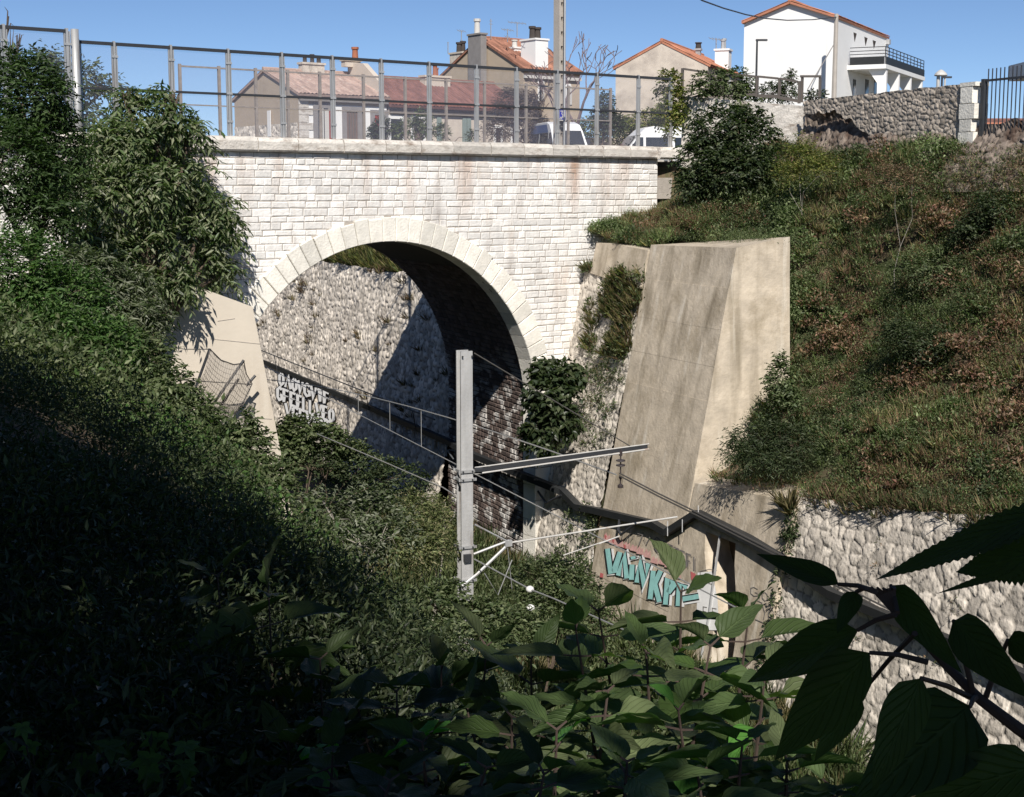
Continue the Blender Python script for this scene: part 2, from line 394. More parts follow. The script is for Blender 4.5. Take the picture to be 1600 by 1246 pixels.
# ------------------------------------------------------------------ masonry builders
def ashlar(mb, mapf, rows, length, rng, gap=.022, up=.035, jit=.012):
    """rows: list of (z0, z1, [(s0, s1), ...]); every stone is its own worn block standing proud of the mortar"""
    for z0, z1, spans in rows:
        for s0, s1 in spans:
            s = s0
            while s < s1 - .03:
                L = length * rng.uniform(.6, 1.5)
                e = s + L
                if s1 - e < length * .4: e = s1
                g = gap * rng.uniform(.7, 1.5); q = up * rng.uniform(.55, 1.25)
                j = lambda: rng.uniform(-jit, jit)
                o = [(s + g / 2 + j(), z0 + g / 2 + j()), (e - g / 2 + j(), z0 + g / 2 + j()), (e - g / 2 + j(), z1 - g / 2 + j()), (s + g / 2 + j(), z1 - g / 2 + j())]
                b = min(.018, (z1 - z0) * .14, (e - s) * .2)
                i_ = [(o[0][0] + b, o[0][1] + b), (o[1][0] - b, o[1][1] + b), (o[2][0] - b, o[2][1] - b), (o[3][0] + b, o[3][1] - b)]
                Vv = [mapf(a, c, 0.0) for a, c in o] + [mapf(a, c, q * rng.uniform(.8, 1.2)) for a, c in i_]
                mb.add(Vv, [(4, 5, 6, 7), (0, 1, 5, 4), (1, 2, 6, 5), (2, 3, 7, 6), (3, 0, 4, 7)], rng.uniform(0, 1))
                s = e
def rubble(mapf, u0, u1, v0, v1, cu, cv, res, amp, seed, top=None, rough=0.0):
    nu = int((u1 - u0) / res) + 1; nv = int((v1 - v0) / res) + 1
    u = np.linspace(u0, u1, nu)[:, None] + np.zeros((1, nv)); k = np.linspace(0, 1, nv)[None, :]
    tp = (top(u[:, :1]) if top else np.full((nu, 1), v1)); v = v0 + (tp - v0) * k
    rng = np.random.default_rng(seed)
    gx = int((u1 - u0) / cu) + 6; gy = int((v.max() - v0) / cv) + 6
    jx = rng.uniform(.08, .92, (gx, gy)); jy = rng.uniform(.08, .92, (gx, gy)); tn = rng.uniform(0, 1, (gx, gy)); hh = rng.uniform(.55, 1.1, (gx, gy))
    wob = .25 * (fbm(u / cu * 1.7, v / cv * 1.7, seed) - .5)
    x = (u - u0) / cu + 2 + wob; y = (v - v0) / cv + 2 + .25 * (fbm(u / cu * 1.7 + 9, v / cv * 1.7, seed + 3) - .5)
    xi = np.floor(x).astype(int); yi = np.floor(y).astype(int)
    f1 = np.full(x.shape, 9.); f2 = np.full(x.shape, 9.); T = np.zeros(x.shape); Hh = np.zeros(x.shape)
    for dx in (-1, 0, 1):
        for dy in (-1, 0, 1):
            a = np.clip(xi + dx, 0, gx - 1); b = np.clip(yi + dy, 0, gy - 1)
            d = np.hypot(a + jx[a, b] - x, b + jy[a, b] - y)
            n = d < f1
            f2 = np.where(n, f1, np.minimum(f2, d)); T = np.where(n, tn[a, b], T); Hh = np.where(n, hh[a, b], Hh); f1 = np.where(n, d, f1)
    e = np.clip((f2 - f1) / .21, 0, 1); prof = (1 - (1 - e) ** 2) * (.75 + .25 * np.clip((f2 - f1) / .9, 0, 1))
    h = amp * .8 * Hh * prof + amp * .4 * (fbm(u / cu * 2.5, v / cv * 2.5, seed + 7) - .5) + amp * .15 * Hh
    if rough: h = h + rough * (fbm(u * .9, v * .9, seed + 11) - .5)
    mort = np.clip((f2 - f1) / .10, 0, 1)
    tone = np.where(mort < .8, .06 + .3 * mort, .38 + .62 * T)
    Vv = mapf(u, v, h).reshape(-1, 3)
    I = np.arange(nu * nv).reshape(nu, nv)
    Fq = np.stack([I[:-1, :-1], I[1:, :-1], I[1:, 1:], I[:-1, 1:]], -1).reshape(-1, 4)
    return Vv, Fq, tone.ravel()
def vmap(o, eu, ev, en):
    return lambda u, v, h: o + u[..., None] * eu + v[..., None] * ev + h[..., None] * en

# ------------------------------------------------------------------ stone bridge
rng = np.random.default_rng(3)
CS, CZ, RI, RO = -1.64, 5.55, 4.72, 5.30
bridge = thing("stone_bridge", FW(CS, 1.0, -3.2), "white stone road bridge with a round arch over the railway cutting", "bridge")
fac = MB(); back = MB()
zs = [0.0]; 
while zs[-1] < 12.40:
    zs.append(zs[-1] + rng.uniform(.125, .195))
zs[-1] = 12.42
SL, SR = -24.0, 7.5
rowsF = []
for z0, z1 in zip(zs[:-1], zs[1:]):
    zm = (z0 + z1) / 2
    def ext(z):
        if z < CZ: return RO
        return math.sqrt(max(0, RO * RO - (z - CZ) ** 2))
    if zm < CZ + RO:
        a = ext(zm) - .06; spans = [(max(SL, -12), CS - a), (CS + a, SR)]
        hm = lambda z: RI + .3 if z < CZ else math.sqrt(max(0, (RI + .3) ** 2 - (z - CZ) ** 2))
        m0, m1 = hm(z0), hm(z1)
        for sg in (-1, 1):
            e = SL if sg < 0 else SR
            q = [FW(e, z0), FW(CS + sg * max(m0, 0), z0), FW(CS + sg * max(m1, 0), z1), FW(e, z1)]
            back.add(q if sg < 0 else q[::-1], [(0, 1, 2, 3)])
    else:
        spans = [(-12, SR)]; back.add([FW(SL, z0), FW(SR, z0), FW(SR, z1), FW(SL, z1)], [(0, 1, 2, 3)])
    rowsF.append((z0, z1, spans))
ashlar(fac, lambda s, z, q: FW(s, z, q), rowsF, .34, rng, .013, .015, .010)
back.build("mortar_face", M_MORTAR, bridge)
fac.build("stone_facing", M_LIME, bridge)
ring = MB(); NV = 41
for i in range(NV):
    a0 = math.pi * (i + .02) / NV; a1 = math.pi * (i + .98) / NV
    q = .075 + rng.uniform(-.012, .012); ro = RO + rng.uniform(-.03, .04)
    def rp(r, a, qq): return FW(CS + r * math.cos(a), CZ + r * math.sin(a), qq)
    b = .014 / RO * 1.2
    outer = [rp(RI, a0, q - .02), rp(ro, a0, q - .02), rp(ro, a1, q - .02), rp(RI, a1, q - .02)]
    fr = [rp(RI + .015, a0 + b, q), rp(ro - .015, a0 + b, q), rp(ro - .015, a1 - b, q), rp(RI + .015, a1 - b, q)]
    bk = [rp(RI, a0, -.5), rp(ro, a0, -.5), rp(ro, a1, -.5), rp(RI, a1, -.5)]
    ring.add(fr + outer + bk, [(0, 1, 2, 3), (4, 5, 1, 0), (5, 6, 2, 1), (6, 7, 3, 2), (7, 4, 0, 3), (8, 9, 5, 4), (9, 10, 6, 5), (10, 11, 7, 6), (11, 8, 4, 7)], rng.uniform())
for sg in (-1, 1):          # jamb stones below the springing
    z = .6; k = 0
    while z < CZ - .02:
        z2 = min(CZ, z + rng.uniform(.42, .55)); wd = .62 if k % 2 else .5
        e0, e1 = CS + sg * (RI - .06), CS + sg * (RI + wd)
        c = FW((e0 + e1) / 2, (z + z2) / 2, -.2)
        ring.box(c, FD * abs(e1 - e0) / 2, FN * (.27 + rng.uniform(-.01, .01)), AX_Z * ((z2 - z) / 2 - .008), rng.uniform()); z = z2; k += 1
ring.build("arch_ring", M_CREAM, bridge)
# barrel: courses along its inside, dark soffit behind
TL = 6.55
def barrel(v, right=True):
    """inside line of the arch: v metres up from bed on the right (or left) side"""
    sg = 1 if right else -1
    if v < CZ: return CS + sg * (RI - .06 + .06 * v / CZ), v
    a = (v - CZ) / RI; return CS + sg * RI * math.cos(a), CZ + RI * math.sin(a)
def bmap(t, v, q):
    s, z = barrel(v); a = max(0, (v - CZ) / RI)
    o_ = q - .005
    return FW(s - o_ * math.cos(a), z - o_ * math.sin(a), -.02) + AX_T * t
bk = MB(); rowsB = []; z = .3
while z < CZ + 4.6:
    z2 = z + rng.uniform(.12, .17); rowsB.append((z, z2, [(.12, TL)])); z = z2
ashlar(bk, bmap, rowsB, .30, rng, .018, .03, .008)
bk.build("brick_lining", M_SOOT, bridge)
vp = [(CS + (RI + .01), -.2)] + [(CS + (RI + .01) * math.cos(a), CZ + (RI + .01) * math.sin(a)) for a in np.linspace(0, math.pi, 49)] + [(CS - (RI + .01), -.2)]
vt = MB()
VV = [FW(s, z, -.03) + AX_T * tq for tq in (0.0, TL) for s, z in vp]; n = len(vp)
vt.add(VV, [(i, i + 1, n + i + 1, n + i) for i in range(n - 1)])
vt.build("vault", M_SOOTM, bridge)
# far face and deck
fb = MB()
off = AX_T * TL
arcp = [FW(CS + (RI) * math.cos(a), CZ + RI * math.sin(a)) + off for a in np.linspace(math.pi, 0, 25)]
poly = [FW(SL, -.2) + off, FW(CS - RI, -.2) + off] + arcp + [FW(CS + RI, -.2) + off, FW(SR + 4, -.2) + off, FW(SR + 4, 12.3) + off, FW(SL, 12.3) + off]
fb.prism(poly, AX_T * .05); fb.build("far_face", M_MORTAR, bridge)
dk = MB(); dk.prism([FW(SL, 11.3, -.06), FW(SR + 2, 11.3, -.06), FW(SR + 4, 11.3) + off, FW(SL, 11.3) + off], AX_Z * .6); dk.build("deck", M_MORTAR, bridge)
cp = MB(); s = -12.0
while s < 8.2:
    e = s + rng.uniform(.85, 1.25); e = min(e, 8.3) if 8.3 - e > .5 else 8.3
    jq = rng.uniform(-.015, .015); jz = rng.uniform(-.012, .012); g = .012
    x = 0.0 if s < 7.0 else .12
    prof = [(-.38, 12.42), (.13 + x + jq, 12.425), (.17 + x + jq, 12.47), (.175 + x + jq, 12.66 + jz), (.12 + x, 12.745 + jz), (.0, 12.77 + jz), (-.38, 12.76)]
    cp.prism([FW(s + g, z, q) for q, z in prof], FD * (e - s - 2 * g), rng.uniform()); s = e
cp.build("coping", M_COPING, bridge)
rw = MB()                    # set-back return at the right hand end of the face
rw.prism([FW(7.48, 8.5, -.75), FW(9.6, 8.5, -.75), FW(9.6, 12.42, -.75), FW(7.48, 12.42, -.75)], -FN * .3)
rw.prism([FW(7.47, 8.5, -.02), FW(7.47, 12.42, -.02), FW(7.47, 12.42, -.76), FW(7.47, 8.5, -.76)], -FD * .2)
rw.build("return_wall", M_COPING, bridge)

# ------------------------------------------------------------------ walls of the cutting
def wingmap(o=0.0):
    return lambda t, z, h: W(0, 0, 0) + t[..., None] * AX_T + (wing_w(z) + h * .976 + o)[..., None] * AX_W + (z + h * .2)[..., None] * AX_Z
Vv, Fq, tn = rubble(wingmap(), -3.25, .55, .4, 9.5, .25, .18, .042, .07, 21, rough=.14)
w_ = mk("rubble_wing_wall", Vv, Fq, M_RUBBLE, loc=W(-1.4, 0, .4), attrs={"tone": tn})
tag(w_, "battered rubble wing wall between the arch and the tall concrete buttress, half hidden by plants", "wall")
Vv, Fq, tn = rubble(wingmap(), -26, -11.42, .4, 5.0, .30, .22, .034, .062, 31, rough=.10, top=lambda t: ztop_near(t) + .12 * (fbm(t * 2.3, t * 0, 4) - .5))
w_ = mk("rubble_retaining_wall", Vv, Fq, M_RUBBLE, loc=W(-17, 0, .4), attrs={"tone": tn})
tag(w_, "white limestone rubble retaining wall below the scrub slope at right", "wall")
farmap = lambda t, z, h: t[..., None] * AX_T + (-.12 - .2 * (z - 3.75) + h)[..., None] * AX_W + z[..., None] * AX_Z + ORG
Vv, Fq, tn = rubble(farmap, 6.5, 46, .3, 8.7, .34, .19, .05, .095, 41, rough=.12, top=lambda t: 8.65 + .3 * (fbm(t * .7, t * 0, 6) - .5))
farwall = mk("rubble_cutting_wall", Vv, Fq, M_RUBBLE2, loc=W(24, 0, .3), attrs={"tone": tn})
tag(farwall, "long weathered rubble cutting wall seen through the arch, with tufts of dry grass", "wall")

# tall concrete buttress, cast in lifts
butt = thing("concrete_buttress", W(-5.3, -1.2, .3), "tall battered concrete buttress beside the rubble wing wall, right of the arch", "buttress")
lifts = [.3, 1.9, 3.55, 5.15, 6.72, 7.5, 8.35, 9.3, 10.22]
bm_ = MB(); rngb = np.random.default_rng(8)
for z0, z1 in zip(lifts[:-1], lifts[1:]):
    o = .10 + rngb.uniform(-.009, .009); r_ = rngb.uniform(-.002, .002)
    def tl(z): return -3.65 + .055 * z + (.0 if z < 9 else 0)
    def trr(z): return -7.62 + .048 * z
    zt1 = 10.46 if z1 > 10.1 else z1
    a = [W(trr(z0) + r_, wing_w(z0) + o, z0), W(tl(z0), wing_w(z0) + o, z0), W(tl(z0), -3.4, z0), W(trr(z0) + r_, -3.4, z0)]
    b = [W(trr(z1) + r_, wing_w(z1) + o, z1), W(tl(z1), wing_w(z1) + o, z1 - (.06 if zt1 > z1 else 0)), W(tl(z1), -3.4, zt1 - .25 if zt1 > z1 else z1), W(trr(z1) + r_, -3.4, zt1)]
    bm_.hexa(a, b, rngb.uniform(.3, .7))
bm_.build("buttress_shaft", M_CONC, butt)
cap = MB()
pp = [(-.1, 9.30), (-.1, 10.12), (-1.6, 10.10), (-3.06, 10.02), (-3.06, 9.05), (-2.0, 9.2), (-1.0, 9.22)]
cap.prism([W(t, wing_w(z) + .12, z) for t, z in pp], -AX_W * .8); cap.build("top_beam", M_CONC, butt)

plinth = thing("concrete_plinth", W(-9.4, -.6, .4), "low concrete abutment block with a dark recess, at the foot of the tall buttress", "abutment")
ps = MB()
zl = [.4, 1.3, 2.1, 2.6, 3.1, 3.5, 3.95]
nl = [-9.75, -9.65, -9.45, -9.15, -8.75, -8.5, -8.36]; nr_ = [-10.5, -10.45, -10.35, -10.2, -9.95, -9.75, -9.62]
T0, T1 = -7.52, -11.42
def pf(t, z, h=0): return W(t, wing_w(z) + .13 + h, z)
for i in range(len(zl) - 1):
    z0, z1 = zl[i], zl[i + 1]
    for (a0, a1, b0, b1) in ((T0, T0, nl[i], nl[i + 1]), (nr_[i], nr_[i + 1], T1, T1)):
        ps.add([pf(a0, z0), pf(b0, z0), pf(b1, z1), pf(a1, z1)], [(3, 2, 1, 0)])
    for nn in (nl, nr_):
        f = (0, 1, 2, 3) if nn is nl else (3, 2, 1, 0)
        ps.add([pf(nn[i], z0), pf(nn[i], z0, -.9), pf(nn[i + 1], z1, -.9), pf(nn[i + 1], z1)], [f])
zc = 3.95
ps.add([pf(T0, zc), pf(nl[-1], zc), pf(nr_[-1], zc), pf(T1, zc), pf(T1, 5.2), pf(T0, 4.88)], [(5, 4, 3, 2, 1, 0)])
ps.add([pf(nl[-1], zc), pf(nr_[-1], zc), pf(nr_[-1], zc, -.9), pf(nl[-1], zc, -.9)], [(0, 1, 2, 3)])
ps.add([pf(T0, 4.88), pf(T1, 5.2), W(T1, -2.6, 5.45), W(T0, -2.6, 5.2)], [(0, 1, 2, 3)])
ps.add([pf(T1, .4), pf(T1, 5.2), W(T1, -2.6, 5.45), W(T1, -2.6, .4)], [(0, 1, 2, 3)])
ps.build("plinth_block", M_CONC, plinth)
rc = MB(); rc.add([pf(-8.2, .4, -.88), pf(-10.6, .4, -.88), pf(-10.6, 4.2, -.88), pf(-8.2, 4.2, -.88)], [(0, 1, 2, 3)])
rc.build("recess_back", M_DARKHOLE, plinth)
pip = MB(); pip.tube([pf(-9.0, 4.0, .03), pf(-9.25, 2.2, .03), pf(-9.3, .6, .03)], .03, 6); pip.build("conduit", M_STEEL, plinth)

# left concrete buttress
lb = thing("concrete_wing_buttress", W(-3, 9.5, 1.6), "cream concrete buttress left of the arch, with a leaf shadow over its top", "buttress")
m = MB()
poly = [(9.95, 9.5), (9.35, 9.27), (8.49, 8.93), (8.29, 7.76), (7.9, 5.44), (7.2, 1.3), (15, 1.3), (15, 9.6)]
m.prism([W(-3.5, w, z) for w, z in poly], AX_T * 1.75); m.build("buttress_body", M_CONC2, lb)
for (x0, y0, x1, y1) in ((340, 502, 367, 498), (332, 530, 410, 538), (345, 652, 425, 655)):
    a = onpl(x0, y0, W(-3.505, 0, 0), AX_T); b = onpl(x1, y1, W(-3.505, 0, 0), AX_T)
    m = MB(); m.box((a + b) / 2, (b - a) / 2, AX_T * .004, AX_Z * .006); m.build("joint_line", M_MORTAR, lb)

# ------------------------------------------------------------------ upper walls at street level
WU = -7.15
def upl(x, y, w=WU): return TW(onpl(x, y, W(0, w, 0), AX_W))
tE, tB = upl(1257, 158)[0], upl(1516, 130)[0]
zE, zB = upl(1257, 158)[2], upl(1516, 130)[2]
def utop(t): return zE + (zB - zE) * (t - tE) / (tB - tE) + .05 * (fbm(t * 3, t * 0, 2) - .5)
upmap = lambda w0: (lambda t, z, h: ORG + t[..., None] * AX_T + (w0 + h)[..., None] * AX_W + z[..., None] * AX_Z)
Vv, Fq, tn = rubble(upmap(WU), tB, tE, 12.5, 14.2, .17, .12, .024, .05, 51, top=utop, rough=.04)
def ubot(t):
    k = (t - tB) / (tE - tB); return 12.72 + .82 * np.clip((k - .45) * 3, 0, 1) + .30 * (fbm(t * 2.1, t * 0 + 3, 18) - .5)
_c = Vv[Fq].mean(1); _t = (_c - ORG) @ AX_T; Fq = Fq[_c[:, 2] > ubot(_t)]
Vb = np.array(W(0, 0, 0))
uw = thing("rubble_boundary_wall", W((tE + tB) / 2, WU, 12), "grey rubble boundary wall on top of the scrub slope, its lower face crumbling", "wall")
mk("wall_face", Vv, Fq, M_RUBBLE3, uw, attrs={"tone": tn})
lowmap = lambda t, z, h: ORG + t[..., None] * AX_T + (WU - .32 + .55 * np.clip(13.3 - z, 0, 2) + h)[..., None] * AX_W + z[..., None] * AX_Z
def ltop(t):
    k = (t - tB) / (tE - tB); return 13.0 + .75 * np.clip((k - .5) * 3, 0, 1) + .5 * (fbm(t * 1.3, t * 0, 8) - .5)
Vv, Fq, tn = rubble(lowmap, tB - 4, tE + .3, 11.5, 13.0, .24, .17, .034, .13, 52, top=ltop, rough=.35)
mk("crumbling_base", Vv, Fq, M_RUBBLE4, uw, attrs={"tone": tn})
core = MB()
cpts = [W(t, WU - .12, z) for t, z in [(tB, 13.1), (tE, 13.85), (tE, zE - .02), (tB, zB - .02)]]
core.prism(cpts, -AX_W * .4); core.build("wall_core", M_RUBBLE3, uw)
q = MB(); z = 12.5; k = 0
while z < zB - .05:
    z2 = min(zB + .02, z + rng.uniform(.26, .4)); d = .2 if k % 2 else .26
    q.box(W(tB - d / 2 + .1, WU - .1, (z + z2) / 2), AX_T * d, AX_W * .2, AX_Z * ((z2 - z) / 2 - .008), rng.uniform()); z = z2; k += 1
q.build("end_quoin", M_CREAM, uw)
lampcap = MB()

# pale low wall between the bridge end and the rubble wall
pA = P(1066, 150, 43.6); pB = P(1256, 166, 0.5 + W(tE, WU, 0)[1]); 
dAB = pB - pA; LAB = np.linalg.norm(dAB[:2]); eAB = np.array([dAB[0], dAB[1], 0]) / LAB; nAB = np.array([eAB[1], -eAB[0], 0])
lwmap = lambda u, v, h: np.array([pA[0], pA[1], 0]) + u[..., None] * eAB + v[..., None] * AX_Z + h[..., None] * nAB
Vv, Fq, tn = rubble(lwmap, 0, LAB, 11.6, 14, .45, .2, .035, .014, 61, top=lambda u: pA[2] + (pB[2] - pA[2]) * u / LAB)
lw = thing("roadside_wall", (pA + pB) / 2 - AX_Z * 2, "pale plastered stone wall carrying the steel frames, right of the bridge", "wall")
mk("wall_face", Vv, Fq, M_COPING, lw, attrs={"tone": tn})
m = MB(); a0 = np.array([pA[0], pA[1], 11.6]); b0 = np.array([pB[0], pB[1], 11.6])
m.prism([a0 - nAB * .02, b0 - nAB * .02, b0 - nAB * .02 + AX_Z * (pB[2] - 11.6), a0 - nAB * .02 + AX_Z * (pA[2] - 11.6)], -nAB * .4)
m.build("wall_core", M_COPING, lw)
# ------------------------------------------------------------------ fences on the bridge
def fence_face(name, label, s_list, q, zb, ztop, zmid, mat_post, mat_rail, mesh_mat, pw=.05, stile=True, mids=None, group=None, rail=.035, base_loc=None):
    f = thing(name, FW((s_list[0] + s_list[-1]) / 2, zb, q), label, "fence", group)
    for i, s in enumerate(s_list):
        m = MB(); m.box(FW(s, (zb + ztop) / 2, q), FD * pw / 2, FN * .035, AX_Z * ((ztop - zb) / 2 + .03))
        if stile:
            for sg in (-1, 1):
                m.box(FW(s + sg * (pw / 2 + .028), (zb + ztop) / 2, q + .01), FD * .011, FN * .02, AX_Z * ((ztop - zb) / 2 - .03))
            for zz in (zb + .35, (zb + ztop) / 2, ztop - .3):
                m.box(FW(s, zz, q + .042), FD * (pw / 2 + .05), FN * .006, AX_Z * .025)
        m.build("post", mat_post, f)
    for a, b in zip(s_list[:-1], s_list[1:]):
        m = MB(); m.box(FW((a + b) / 2, ztop - .03, q + .01), FD * ((b - a) / 2 - pw * .5), FN * .03, AX_Z * rail); m.build("top_rail", mat_rail, f)
        for zm in ([zmid] + (mids or [])):
            m = MB(); m.box(FW((a + b) / 2, zm, q + .01), FD * ((b - a) / 2 - pw * .5), FN * .025, AX_Z * rail * (.75 if zm == zmid else .35)); m.build("mid_rail", mat_rail, f)
        if mesh_mat:
            mk("mesh_panel", [FW(a + pw / 2, zb + .04, q - .005), FW(b - pw / 2, zb + .04, q - .005), FW(b - pw / 2, ztop - .05, q - .005), FW(a + pw / 2, ztop - .05, q - .005)], [(0, 1, 2, 3)], mesh_mat, f)
    return f
S1 = [-9.36, -8.55, -7.22, -5.81, -4.42, -3.05, -1.66, -.23, 1.25, 2.56, 3.95, 5.36, 6.9, 8.15]
fence_face("mesh_fence", "tall galvanised mesh fence standing on the near coping of the bridge", S1, -.2, 12.76, 14.73, 13.73, M_STEEL, M_DARKST, M_MESH, pw=.05)
def sfar(x, y=150): return onface(x, y, -6.4)
sf = [sfar(x)[0] for x in (282, 343, 400, 450, 500, 568, 633, 697, 757, 822, 888, 954)]
ztf = onface(500, 114, -6.4)[1]
fence_face("mesh_fence", "shorter mesh fence along the far edge of the bridge, seen through the near fence", sf, -6.4, 12.4, ztf, onface(500, 172, -6.4)[1], M_RUSTY, M_RUSTY, M_MESH2, pw=.075, stile=False, rail=.022)
pc = MB(); pl_ = onface(118.5, 100)
pc.tube([FW(pl_[0], 11.5, 0), FW(pl_[0], onface(118, 46)[1], 0)], .085, 12); o = pc.build("fence_column", M_STEEL, None, FW(pl_[0], 11.5, 0), True)
tag(o, "thick round steel column ending the bridge fence beside the trees", "post")
S0 = [onface(x, 45)[0] for x in (-60, 103)]
fence_face("side_fence", "higher mesh fence among the trees left of the thick steel column", [S0[0], (S0[0] + S0[1]) / 2 - .25, S0[1]], .02, 12.0, onface(60, 44)[1], 13.3, M_STEEL, M_DARKST, M_MESH, pw=.06)

# steel frames on the roadside wall
fr = thing("frame_fence", (pA + pB) / 2, "brown steel frames on top of the pale roadside wall, overgrown by shrubs", "fence")
def onAB(x, y): return onpl(x, y, pA - nAB * .15, nAB)
pxs = [(1066, 107, 160), (1110, 113, 150), (1150, 116, 150), (1183, 119, 152), (1218, 122, 155), (1249, 127, 162)]
for x, yt, yb in pxs:
    m = MB(); a, b = onAB(x, yt), onAB(x, yb); m.box((a + b) / 2, eAB * .035, nAB * .03, AX_Z * (a[2] - b[2]) / 2); m.build("post", M_BROWNST, fr)
for (x0, t0, b0), (x1, t1, b1) in zip(pxs[:-1], pxs[1:]):
    for yy, h in (((t0 + 1, t1 + 1), .03), ((b0 - 2, b1 - 4), .045), ((b0 - 7, b1 - 9), .012)):
        m = MB(); a, b = onAB(x0 + 2, yy[0]), onAB(x1 - 2, yy[1])
        m.prism([a - AX_Z * h, b - AX_Z * h, b + AX_Z * h, a + AX_Z * h], nAB * .04); m.build("rail", M_BROWNST, fr)
fr2 = thing("gate_frame", onAB(1262, 165), "small empty steel gate frame in front of the white villa", "gate")
for x, yt, yb in ((1250, 121, 160), (1278, 121, 152)):
    m = MB(); a, b = onAB(x, yt), onAB(x, yb); m.box((a + b) / 2 - nAB * .12, eAB * .03, nAB * .03, AX_Z * (a[2] - b[2]) / 2); m.build("post", M_BROWNST, fr2)
m = MB(); a, b = onAB(1248, 121), onAB(1280, 121); m.prism([v - nAB * .12 for v in (a, b, b + AX_Z * .06, a + AX_Z * .06)], nAB * .05); m.build("rail", M_BROWNST, fr2)

# barred fence at the right edge with its concrete plinth
gp = upl(1516, 232); tG0 = upl(1533, 180)[0]; zG0 = upl(1533, 226)[2]; zG1 = upl(1533, 124)[2]
bf = thing("barred_fence", W(tG0 - 1.8, WU, zG0), "black vertical bar fence on a concrete base at the right end of the rubble wall", "fence")
m = MB(); m.prism([W(tG0 + .75, WU + .1, zG0 - .5), W(tG0 + .75, WU + .1, zG0), W(tG0 - 7, WU + .1, zG0), W(tG0 - 7, WU + .1, zG0 - .5)], -AX_W * .5); m.build("concrete_base", M_CONC2, bf)
m = MB(); m.box(W(tG0, WU - .05, (zG0 + zG1) / 2), AX_T * .05, AX_W * .05, AX_Z * (zG1 - zG0) / 2); m.build("post", M_DARKST, bf)
for zz in (zG0 + .17, zG1 - .04):
    m = MB(); m.box(W(tG0 - 3.5, WU - .05, zz), AX_T * 3.45, AX_W * .02, AX_Z * .025); m.build("rail", M_DARKST, bf)
for k in range(1, 48):
    m = MB(); t = tG0 - .13 * k; m.tube([W(t, WU - .05, zG0 + .02), W(t, WU - .05, zG1 + .22)], .014, 6); m.build("bar", M_DARKST, bf)

# ------------------------------------------------------------------ catenary mast
TM = -14.87
def onm(x, y, t=TM): return onpl(x, y, W(t, 0, 0), AX_T)
mc = onm(726, 700); mtop = onm(727, 548)
wM = TW(mc)[1]; zT = mtop[2]
mast = thing("catenary_mast", W(TM, wM, 2.3), "grey steel H section railway mast in front of the arch", "railway mast")
m = MB(); hw = .10
for sg in (-1, 1): m.box(W(TM + sg * .09, wM, (2.3 + zT) / 2), AX_T * .011, AX_W * hw, AX_Z * (zT - 2.3) / 2)
m.build("flange", M_MASTST, mast)
m = MB(); m.box(W(TM, wM + .02, (2.3 + zT) / 2), AX_T * .078, AX_W * .008, AX_Z * ((zT - 2.3) / 2 - .01)); m.build("web", M_MASTST, mast)
def zat(y): return onm(726, y)[2]
for y in (735, 748, 853, 905):
    m = MB(); z = zat(y)
    for e1, e2, c in ((AX_T * .13, AX_W * .01, (0, hw + .015)), (AX_T * .13, AX_W * .01, (0, -hw - .015)), (AX_T * .01, AX_W * (hw + .05), (-.12, 0)), (AX_T * .01, AX_W * (hw + .05), (.12, 0))):
        m.box(W(TM + c[0], wM + c[1], z), e1, e2, AX_Z * .022)
    m.build("clamp_collar", M_STEEL, mast)
tm2 = TM - .12
for y in (556, 735, 748, 853, 905):
    for sg in (-1, 1):
        m = MB(); m.lathe(W(TM - .125, wM + sg * (hw - .02), zat(y)), -AX_T, [(0, .014), (.02, .014)], 6); m.build("bolt", M_DARKST, mast)
def pm(x, y): return onm(x, y, tm2)
m = MB()
m.tube([pm(742, 741), pm(1014, 702)], .014, 8); m.tube([pm(742, 731), pm(1014, 694)], .011, 8)
m.build("upper_arm", M_WHITEPAINT, mast)
m = MB(); a, b = pm(742, 736), pm(1012, 698); m.prism([a - AX_Z * .03, b - AX_Z * .03, b + AX_Z * .03, a + AX_Z * .03], AX_T * .02); m.build("arm_web", M_DARKST, mast)
m = MB(); m.tube([pm(741, 552), pm(984, 697)], .010, 6); m.build("tie_rod", M_WIRE, mast)
m = MB(); m.tube([pm(793, 849), pm(1058, 808)], .015, 8); m.build("registration_arm", M_WHITEPAINT, mast)
m = MB(); m.tube([pm(722, 916), pm(745, 898), pm(790, 855)], .026, 8); m.tube([pm(740, 866), pm(795, 845)], .02, 6); m.tube([pm(742, 820), pm(793, 846)], .014, 6); m.build("bracket", M_STEEL, mast)
m = MB(); m.box(pm(794, 849), AX_W * .06, AX_T * .03, AX_Z * .05); m.build("arm_joint", M_STEEL, mast)
m = MB(); m.tube([pm(757, 896), pm(778, 930), pm(800, 875)], .009, 6); m.tube([pm(793, 855), pm(800, 920)], .006, 5); m.build("brace_wire", M_PALEWIRE, mast)
m = MB(); m.tube([pm(936, 850), pm(968, 838)], .012, 6); m.tube([pm(880, 868), pm(945, 846)], .009, 6); m.build("steady_arm", M_WHITEPAINT, mast)
ins = MB()
p0 = pm(970, 702)
ins.tube([p0, p0 - AX_Z * .42], .012, 6)
for k, dz in enumerate((.17, .25)): ins.lathe(p0 - AX_Z * dz, -AX_Z, [(0, .02), (.01, .075), (.03, .08), (.045, .03)], 12)
ins.lathe(p0 - AX_Z * .04, -AX_Z, [(0, .03), (.07, .03)], 8)
ins.lathe(p0 - AX_Z * .46, -AX_Z, [(0, .03), (.03, .03), (.05, .012), (.12, .012), (.15, .05), (.19, .05)], 8)
ins.build("hanging_insulator", M_INSUL, mast)
for y_, h_ in ((872, .06),):
    m = MB(); m.box(pm(730, y_), AX_W * .06, AX_T * .04, AX_Z * h_); m.build("mast_shadow_block", M_DARKST, mast)  # dark box in place of a shadow on the mast
